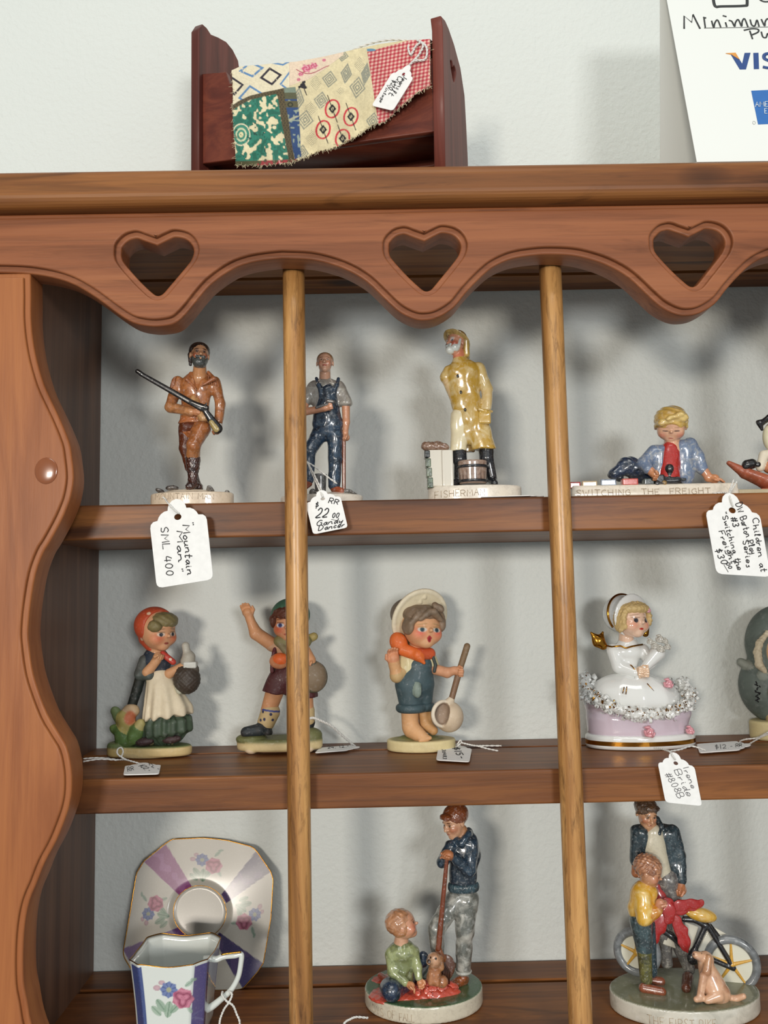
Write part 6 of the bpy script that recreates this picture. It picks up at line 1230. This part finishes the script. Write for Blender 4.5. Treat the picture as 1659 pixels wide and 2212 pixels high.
for k_, lb in names.items():
    f = quad[qp == k_]
    if not len(f): continue
    u_, inv = np.unique(f, return_inverse=True); n0 = len(u_); fr = inv.reshape(-1, 4)
    edge = {}
    for q in fr:
        for e_ in range(4):
            a, c_ = int(q[e_]), int(q[(e_+1) % 4]); edge[(a, c_)] = 1
    bd_ = [(a, c_) for (a, c_) in edge if (c_, a) not in edge]
    F2 = np.concatenate([fr, fr[:, ::-1]+n0, np.array([(c_, a, a+n0, c_+n0) for a, c_ in bd_])])
    link('patch', mesh_np('patch', np.concatenate([Vn[u_], Vn[u_]+bdir*.0006]), F2, np.concatenate([Cn[u_], Cn[u_]])), m_cloth, quilt, True, lb)
rnd = random.Random(5); fr = []
for i in range(330):
    j = rnd.randrange(nx_); p = Vn[(ny_+nb_-1)*nx_+j]; L_ = rnd.uniform(.0008, .0028)
    if rnd.random() < .2: i_ = rnd.randrange(nb_, ny_+nb_); p = Vn[i_*nx_+(0 if rnd.random() < .6 else nx_-1)]
    d_ = fdir*rnd.uniform(-1, 1)+UPZ*rnd.uniform(-1.4, .2)-bdir*rnd.uniform(0, .5); d_ /= np.linalg.norm(d_)
    fr.append((np.array([p-d_*.0004, p+d_*L_*.5, p+d_*L_+fdir*rnd.uniform(-.0005, .0005)]), .00012))
V_, F_ = tube_np(fr, 4); o = link('frayed_edge', mesh_np('frayed_edge', V_, F_, np.tile(np.array(lin('CFC3A0')), (len(V_), 1))), m_cloth, quilt); o['kind'] = 'stuff'
# ---------------- folded card sign
q0 = at(1504, 338, 0.4475); X0 = q0[0]; Yf_ = X0/ray(1425, -80)[0]; Yb_ = X0/ray(1420, 345)[0]; zF = ray(1425, -80)[2]*Yf_; zb_ = ZT+.0002; Wd = .125
sign = empty('payment_sign', (X0+Wd/2, Yf_, zb_), 'white folded card sign with card logos and handwritten minimum purchase note', 'sign'); so_ = np.array(sign.location)
m_card, nt, b = newmat('white_card'); b.inputs['Base Color'].default_value = (*lin('E2E4DF'), 1); b.inputs['Roughness'].default_value = .55
def panel(name, y0, z0, y1, z1, th=.0004):
    bm = bmesh.new(); d = np.array([y1-y0, z1-z0]); n = np.array([-d[1], d[0]])/np.linalg.norm(d)*th
    P4 = [(y0, z0), (y1, z1), (y1+n[0], z1+n[1]), (y0+n[0], z0+n[1])]
    a = [bm.verts.new((X0, y, z)) for y, z in P4]; c_ = [bm.verts.new((X0+Wd, y, z)) for y, z in P4]
    for i in range(4): bm.faces.new((a[i], a[(i+1) % 4], c_[(i+1) % 4], c_[i]))
    bm.faces.new(a); bm.faces.new(c_[::-1]); return bm_obj(name, bm, m_card, sign, so_)
panel('front_panel', q0[1], zb_, Yf_, zF); panel('back_panel', Yb_, zb_, Yf_, zF); panel('bottom_flap', q0[1]+.001, zb_+.0003, q0[1]+.028, zb_+.0003)
pn = np.cross(np.array([1, 0, 0]), np.array([0, Yf_-q0[1], zF-zb_])); pn /= np.linalg.norm(pn)
if pn[1] > 0: pn = -pn
pp0 = np.array([X0, q0[1], zb_])+pn*.0006
def sp_(x, y): return onplane(1380+x/5.821, y/5.821, pp0, pn)-so_
def strokes(name, L, r, mat, sm=True):
    for s_ in L:
        pts = [sp_(*q) for q in s_]; pts = catmull(pts, 5) if sm and len(pts) > 2 else pts
        V_, F_ = tube_np([(np.array(pts), r)], 6)
        V_ = V_-np.outer((V_-(pp0-so_)) @ pn, pn)*.85; link(name, mesh_np(name, V_, F_), mat, sign)
def poly(name, pts, mat, off=0.0):
    bm = bmesh.new(); vs = [bm.verts.new(sp_(*q)+pn*off) for q in pts]; f = bm.faces.new(vs); r = bmesh.ops.extrude_face_region(bm, geom=[f])
    bmesh.ops.translate(bm, verts=[v_ for v_ in r['geom'] if isinstance(v_, bmesh.types.BMVert)], vec=Vector(-pn*.0004)); bm_obj(name, bm, mat, sign)
mk = simple('marker_ink', '2E3030', .5); blue = simple('logo_blue', '2A4A86', .5); blue2 = simple('logo_light_blue', '2E6CB4', .5); orn = simple('logo_orange', 'E09A48', .5); whi = simple('logo_white', 'E4EEF4', .5)
strokes('handwriting', [[(570, 360), (570, 200), (665, 280), (680, 180), (770, 360)]], .00058, mk, False)
strokes('handwriting', [[(820, 230), (836, 345)], [(808, 216), (848, 226)], [(915, 260), (942, 345), (955, 290), (990, 250), (1030, 342)], [(1090, 280), (1106, 338)], [(1055, 195), (1103, 208)], [(1130, 255), (1170, 268), (1205, 332), (1215, 285), (1250, 245), (1292, 330), (1300, 270), (1330, 235), (1372, 338)], [(1400, 245), (1420, 312), (1460, 322), (1485, 250), (1512, 332)], [(1540, 240), (1582, 325), (1590, 270), (1625, 235), (1665, 325), (1675, 265), (1710, 235), (1750, 320)],
    [(1320, 380), (1420, 360), (1500, 368), (1496, 405), (1410, 442)], [(1395, 385), (1430, 490)], [(1540, 398), (1560, 462), (1600, 470), (1620, 420), (1650, 470)]], .00052, mk)
strokes('underline', [[(820, 352), (1760, 335)]], .00018, mk)
strokes('card_outline', [[(925, -120), (945, 40), (975, 85), (1030, 80), (1320, 72), (1362, 45), (1350, -120)]], .0010, mk)
strokes('card_outline', [[(1480, -90), (1520, -10), (1580, 20), (1660, 15)]], .0006, mk)
poly('logo_letter', [(1150, 672), (1212, 666), (1300, 800), (1330, 665), (1405, 663), (1348, 870), (1270, 871)], blue)
poly('logo_accent', [(1092, 672), (1215, 665), (1268, 752), (1200, 712), (1160, 685)], orn, .0002)
poly('logo_letter', [(1440, 665), (1505, 663), (1512, 865), (1447, 867)], blue)
strokes('logo_letter', [[(1700, 690), (1630, 672), (1580, 690), (1580, 735), (1640, 765), (1690, 790), (1690, 835), (1630, 852), (1560, 840)]], .0011, blue)
poly('logo_letter', [(1720, 866), (1800, 660), (1870, 660), (1900, 864), (1840, 864), (1825, 800), (1790, 800), (1775, 866)], blue)
poly('logo_block', [(1414, 1140), (1890, 1118), (1975, 1545), (1500, 1562)], blue2)
strokes('registered_mark', [[(1430, 1545), (1438, 1525), (1460, 1528), (1466, 1550), (1446, 1562), (1430, 1545)]], .00012, simple('pale_print', 'A8ACA8', .6))
def sgn_text(t_, p0, p1, h_, r):
    P0, P1, P2 = sp_(*p0)+pn*.0003, sp_(*p1)+pn*.0003, sp_(p0[0]+h_[0], p0[1]+h_[1])+pn*.0003
    V_, F_ = tube_np(write_paths(t_, P0, P1, P2-P0, r, 0, 0), 5); link('logo_lettering', mesh_np('logo_lettering', V_, F_), whi, sign)
sgn_text('AMERICAN', (1462, 1350), (1890, 1335), (-2, -62), .00022); sgn_text('EXPRESS', (1580, 1432), (1900, 1420), (-2, -62), .00022)
# ================================================================= price tags
SH_ = [(-.4, -1.57), (.4, -1.57), (.46, -1.55), (.49, -1.51), (.5, -1.45), (.5, -.32), (.485, -.25), (.44, -.20), (.36, -.185), (.335, -.12), (.29, -.06), (.23, -.02), (.165, -.01), (.155, .05), (.13, .12), (.075, .18), (0, .205)]
SH_ = SH_+[(-x, y) for x, y in SH_[::-1] if x > 1e-6 and y > -1.569]
def ptag(name, label, plane, top, bot, wv, lines=(), strings=(), th=.00045, ink=None, group=None, hole=(0, -.17), lr=.5, wr=1.0, bend=0.0):
    p0, n = plane; n = np.array(n, float); n /= np.linalg.norm(n)
    if np.dot(n, -ray(*top)) < 0: n = -n
    top, bot, wv = np.array(top, float), np.array(bot, float), np.array(wv, float); lv_ = (top-bot)/1.775; c0 = top-lv_*.205
    C0 = onplane(c0[0], c0[1], p0, n); root = empty(name, C0, label, 'price tag', group)
    if hole is not None: c_ = hole
    def T2(x, y): q = c0+wv*x+lv_*y; return onplane(q[0], q[1], p0, n)+n*bend*(x*x*2-.3)*.004
    cu = bpy.data.curves.new('t', 'CURVE'); cu.dimensions = '2D'; cu.fill_mode = 'BOTH'
    for lp in [SH_, [(hole[0]+.065*math.cos(t*math.pi/6), hole[1]+.065*math.sin(t*math.pi/6)) for t in range(12)]]:
        s_ = cu.splines.new('POLY'); s_.points.add(len(lp)-1); s_.use_cyclic_u = True
        for p, (x, z) in zip(s_.points, lp): p.co = (x, z, 0, 1)
    cu.extrude = .5
    o = bpy.data.objects.new('t', cu); COL.objects.link(o); dg = bpy.context.evaluated_depsgraph_get()
    me = bpy.data.meshes.new_from_object(o.evaluated_get(dg)); bpy.data.objects.remove(o); bpy.data.curves.remove(cu)
    for v_ in me.vertices: v_.co = T2(v_.co.x, v_.co.y)+n*th*(v_.co.z)-C0
    link('card', me, m_paper, root, False)
    s_ = p0[1]/FP if abs(n[1]) > .5 else C0[1]/FP; ps = []
    for i, (t_, a, b_, h_, *rest) in enumerate(lines):
        r = rest[0] if rest else lr
        P0 = onplane(*a, p0, n)+n*th*.75; P1 = onplane(*b_, p0, n)+n*th*.75; P2 = onplane(a[0]+h_[0], a[1]+h_[1], p0, n)+n*th*.75
        ps += write_paths(t_, P0-C0, P1-C0, P2-P0, r*s_, .1, .55, seed=i*3+5)
    if ps:
        V_, F_ = tube_np(ps, 4); link('handwriting', mesh_np('handwriting', V_, F_), ink or m_ink, root)
    tw = []
    for st in strings:
        P_ = np.array(catmull([at(x, y, Yy)-C0 for x, y, Yy in st], 8)); n_ = len(P_); t_ = np.arange(n_)*1.25; r = .00042*wr
        T_ = np.gradient(P_, axis=0); T_ /= np.linalg.norm(T_, axis=1)[:, None]+1e-12
        a = np.cross(T_, np.array([.3, .8, .5])); a /= np.linalg.norm(a, axis=1)[:, None]+1e-12; b_ = np.cross(T_, a)
        for ph in (0, math.pi): tw.append((P_+r*.6*(np.cos(t_+ph)[:, None]*a+np.sin(t_+ph)[:, None]*b_), r*.8))
    if tw: V_, F_ = tube_np(tw, 5); link('string', mesh_np('string', V_, F_), m_string, root)
    return root
vp = lambda Y: (np.array([0, Y, 0]), (0, 1, 0)); hp0 = lambda z: (np.array([0, 0, z]), (0, 0, 1))
ptag('price_tag', 'large white tag reading Mountain Man below the rifleman figurine', vp(.478), (380, 1078), (400, 1261), (122, -19.5),
     [('"', (406, 1128), (408, 1136), (11, -1.5), 1.1), ('Mountain', (395, 1135), (405, 1242), (14, -2), 1.1), ('Man', (382, 1147), (386, 1214), (12, -2), 1.1), ('"', (384, 1228), (386, 1236), (11, -1.5), 1.1), ('SML 400', (347, 1139), (361, 1245), (15, -2.5), .95)],
     [[(387, 1109, .4774), (378, 1103, .4765), (366, 1090, .4768), (360, 1083, .482), (357, 1078, .488), (352, 1074, .4895)]], th=.0005)
ptag('price_tag', 'white tag reading 22 dollars Gandy Dancer beside the left dowel', vp(.479), (693, 1059), (714, 1147), (75, -15),
     [('RR', (709, 1087), (731, 1091), (3, -11), .95), ('$', (680, 1096), (688, 1096), (2, -12), .95), ('22', (682, 1118), (708, 1117), (5, -20), 1.2), ('00', (717, 1118), (732, 1118), (2, -10), .95), ('_', (715, 1122), (731, 1125), (0, -2), .5), ('Gandy', (683, 1137), (741, 1128), (2, -11), .95), ('Dancer', (687, 1147), (744, 1137), (2, -10), .95)],
     [[(697, 1073, .4784), (690, 1058, .480), (682, 1040, .488), (672, 1018, .495), (666, 1002, .500), (662, 997, .502)], [(698, 1073, .4784), (693, 1055, .481), (680, 1028, .490), (668, 1005, .499), (664, 998, .5015)], [(662, 997, .502), (680, 1008, .500), (705, 1028, .498), (728, 1045, .496)]])
ptag('price_tag', 'large white tag on Switching the Freight, densely handwritten in six lines', vp(.4825), (1575, 1065), (1606, 1243), (117, 7),
     [('Children at', (1625, 1120), (1643, 1236), (12, -3), .95), ('DW Barton Play', (1589, 1089), (1622, 1198), (12, -5), .95), ('Series', (1604, 1167), (1613, 1227), (12, -3), .95), ('#3', (1577, 1117), (1584, 1140), (13, -3), 1.1), ('"Switching the', (1557, 1107), (1594, 1232), (11, -3), .95), ('Freight"', (1551, 1148), (1584, 1228), (11, -3), .95), ('$30', (1543, 1187), (1560, 1221), (13, -4), 1.0), ('00', (1567, 1217), (1574, 1230), (8, -3), .95), ('_', (1563, 1220), (1574, 1238), (2, -1), .6)],
     [[(1583, 1094, .4818), (1578, 1078, .4812), (1575, 1066, .484), (1578, 1055, .489), (1585, 1036, .4905)], [(1576, 1068, .483), (1582, 1056, .489), (1592, 1040, .4905)], [(1574, 1066, .484), (1560, 1064, .4885), (1540, 1066, .490)]], th=.0005)
pcl = simple('pencil_ink', '4A4A50', .6)
ptag('price_tag', 'white tag numbered 808B hanging under the porcelain bride figurine', vp(.4825), (1455, 1625), (1477, 1737), (79, 8),
     [('Irene', (1474, 1657), (1494, 1704), (11, -4), .6), ('Bride', (1456, 1664), (1485, 1721), (12, -4), .6), ('#808B', (1434, 1671), (1466, 1725), (13, -5), .6)],
     [[(1459, 1641, .4818), (1453, 1632, .4812), (1447, 1624, .484), (1440, 1621, .4885), (1425, 1617, .496), (1413, 1616, .500)], [(1447, 1623, .4875), (1470, 1619, .494), (1495, 1612, .503), (1524, 1621, .499)]], ink=pcl)
ptag('price_tag', 'white tag lying by the straw-hat boy, marked 15 dollars', hp0(Z2+.0016), (985, 1607), (978, 1644), (72, 4),
     [('$15-', (978, 1616), (990, 1640), (14, -1), .95), ('30483', (955, 1620), (958, 1641), (7, 0), .6)],
     [[(988, 1612, .547), (996, 1604, .548), (994, 1599, .547), (988, 1608, .547)], [(996, 1604, .547), (1012, 1608, .547), (1028, 1611, .546), (1050, 1611, .546), (1083, 1611, .545)], [(1030, 1611, .546), (1052, 1617, .544), (1076, 1622, .5425)]])
ptag('price_tag', 'small white tag lying on shelf in front of the kerchief girl', hp0(Z2+.0016), (310, 1648), (305, 1673), (77, -2),
     [('12 -', (322, 1654), (346, 1668), (-3, -8), .5), ('$22.-', (300, 1655), (318, 1668), (10, -3), .5), ('RR', (276, 1668), (290, 1664), (-2, -9), .5)],
     [[(308, 1651, .523), (290, 1646, .524), (270, 1641, .525), (252, 1641, .526), (215, 1637, .528), (180, 1639, .527)], [(252, 1642, .525), (215, 1640, .526), (180, 1645, .525)], [(272, 1641, .524), (255, 1630, .524), (254, 1619, .525), (262, 1615, .525), (266, 1624, .5245), (263, 1636, .524), (275, 1642, .524)]])
ptag('price_tag', 'white tag lying flat behind the left dowel, tied to waving boy', hp0(Z2+.0016), (777, 1614), (686, 1621), (12, -11),
     [('24. 12.-', (708, 1618), (755, 1615), (-2, -5), .5)], [[(770, 1616, .570), (755, 1602, .566), (738, 1588, .562), (715, 1568, .556), (695, 1558, .552), (678, 1551, .550), (668, 1552, .550)]], wr=1.7)
ptag('price_tag', 'white tag lying flat between the bride and the hooded figurine', hp0(Z2+.0016), (1622, 1609), (1508, 1617), (6, 19),
     [('$12.-', (1545, 1619), (1584, 1617), (-2, -9), .5), ('RR', (1590, 1615), (1604, 1613), (-1, -7), .5)], [[(1600, 1609, .556), (1598, 1602, .556), (1610, 1597, .552), (1635, 1594, .548), (1659, 1582, .540), (1690, 1570, .536)], [(1608, 1613, .555), (1625, 1603, .550), (1645, 1592, .544), (1662, 1585, .540), (1690, 1574, .536)]])
ptag('price_tag', 'thin tag seen edge-on lying at the fisherman figurine base', hp0(Z1+.0016), (1175, 1072.4), (1038, 1076.4), (4, -6.0), (), ())
pq = A_-bdir*.0052
ptag('price_tag', 'white tag tied to the patchwork quilt on the doll bed', (pq, bdir), (884, 141), (826, 234), (46, 11),
     [("Jeans", (874, 162), (856, 193), (8, 4), .65), ('Quilt', (862, 164), (841, 205), (10, 5), .65), ('$20.-', (849, 172), (835, 203), (8, 4), .65), ('Vintage', (838, 182), (820, 221), (6, 3), .6)],
     [[(876, 150, .463), (890, 135, .461), (905, 118, .460), (914, 98, .459), (905, 88, .461), (888, 88, .466), (845, 86, .472), (800, 94, .480), (762, 108, .484)], [(878, 149, .463), (895, 132, .461), (918, 128, .459), (922, 105, .458), (912, 92, .460), (898, 100, .461), (888, 118, .462), (882, 104, .463), (886, 88, .465)]], wr=1.3)
for i, (nm, lb, tp_, bt_, wv_, Y_, st) in enumerate((
    ('price_tag', 'white cotton tag string looped round the creamer handle', (497, 2275), (500, 2400), (90, 4), .4825, [[(474, 2214, .497), (476, 2200, .498), (484, 2180, .498), (494, 2166, .498), (501, 2150, .4985), (497, 2142, .500), (488, 2143, .503)], [(497, 2290, .4815), (504, 2262, .4835), (518, 2214, .495), (511, 2190, .498), (503, 2172, .498), (490, 2163, .498), (480, 2150, .498), (481, 2142, .501)], [(474, 2214, .497), (490, 2262, .4835), (497, 2290, .4815)]]),
    ('price_tag', 'white cotton tag string in front of the leaf raking figurine base', (712, 2275), (705, 2400), (90, 4), .4825, [[(712, 2290, .4815), (718, 2262, .4835), (742, 2213, .490), (756, 2202, .492), (770, 2197, .494), (795, 2199, .498)]]))):
    ptag(nm, lb, vp(Y_-.001), tp_, bt_, wv_, (), st, wr=1.2)
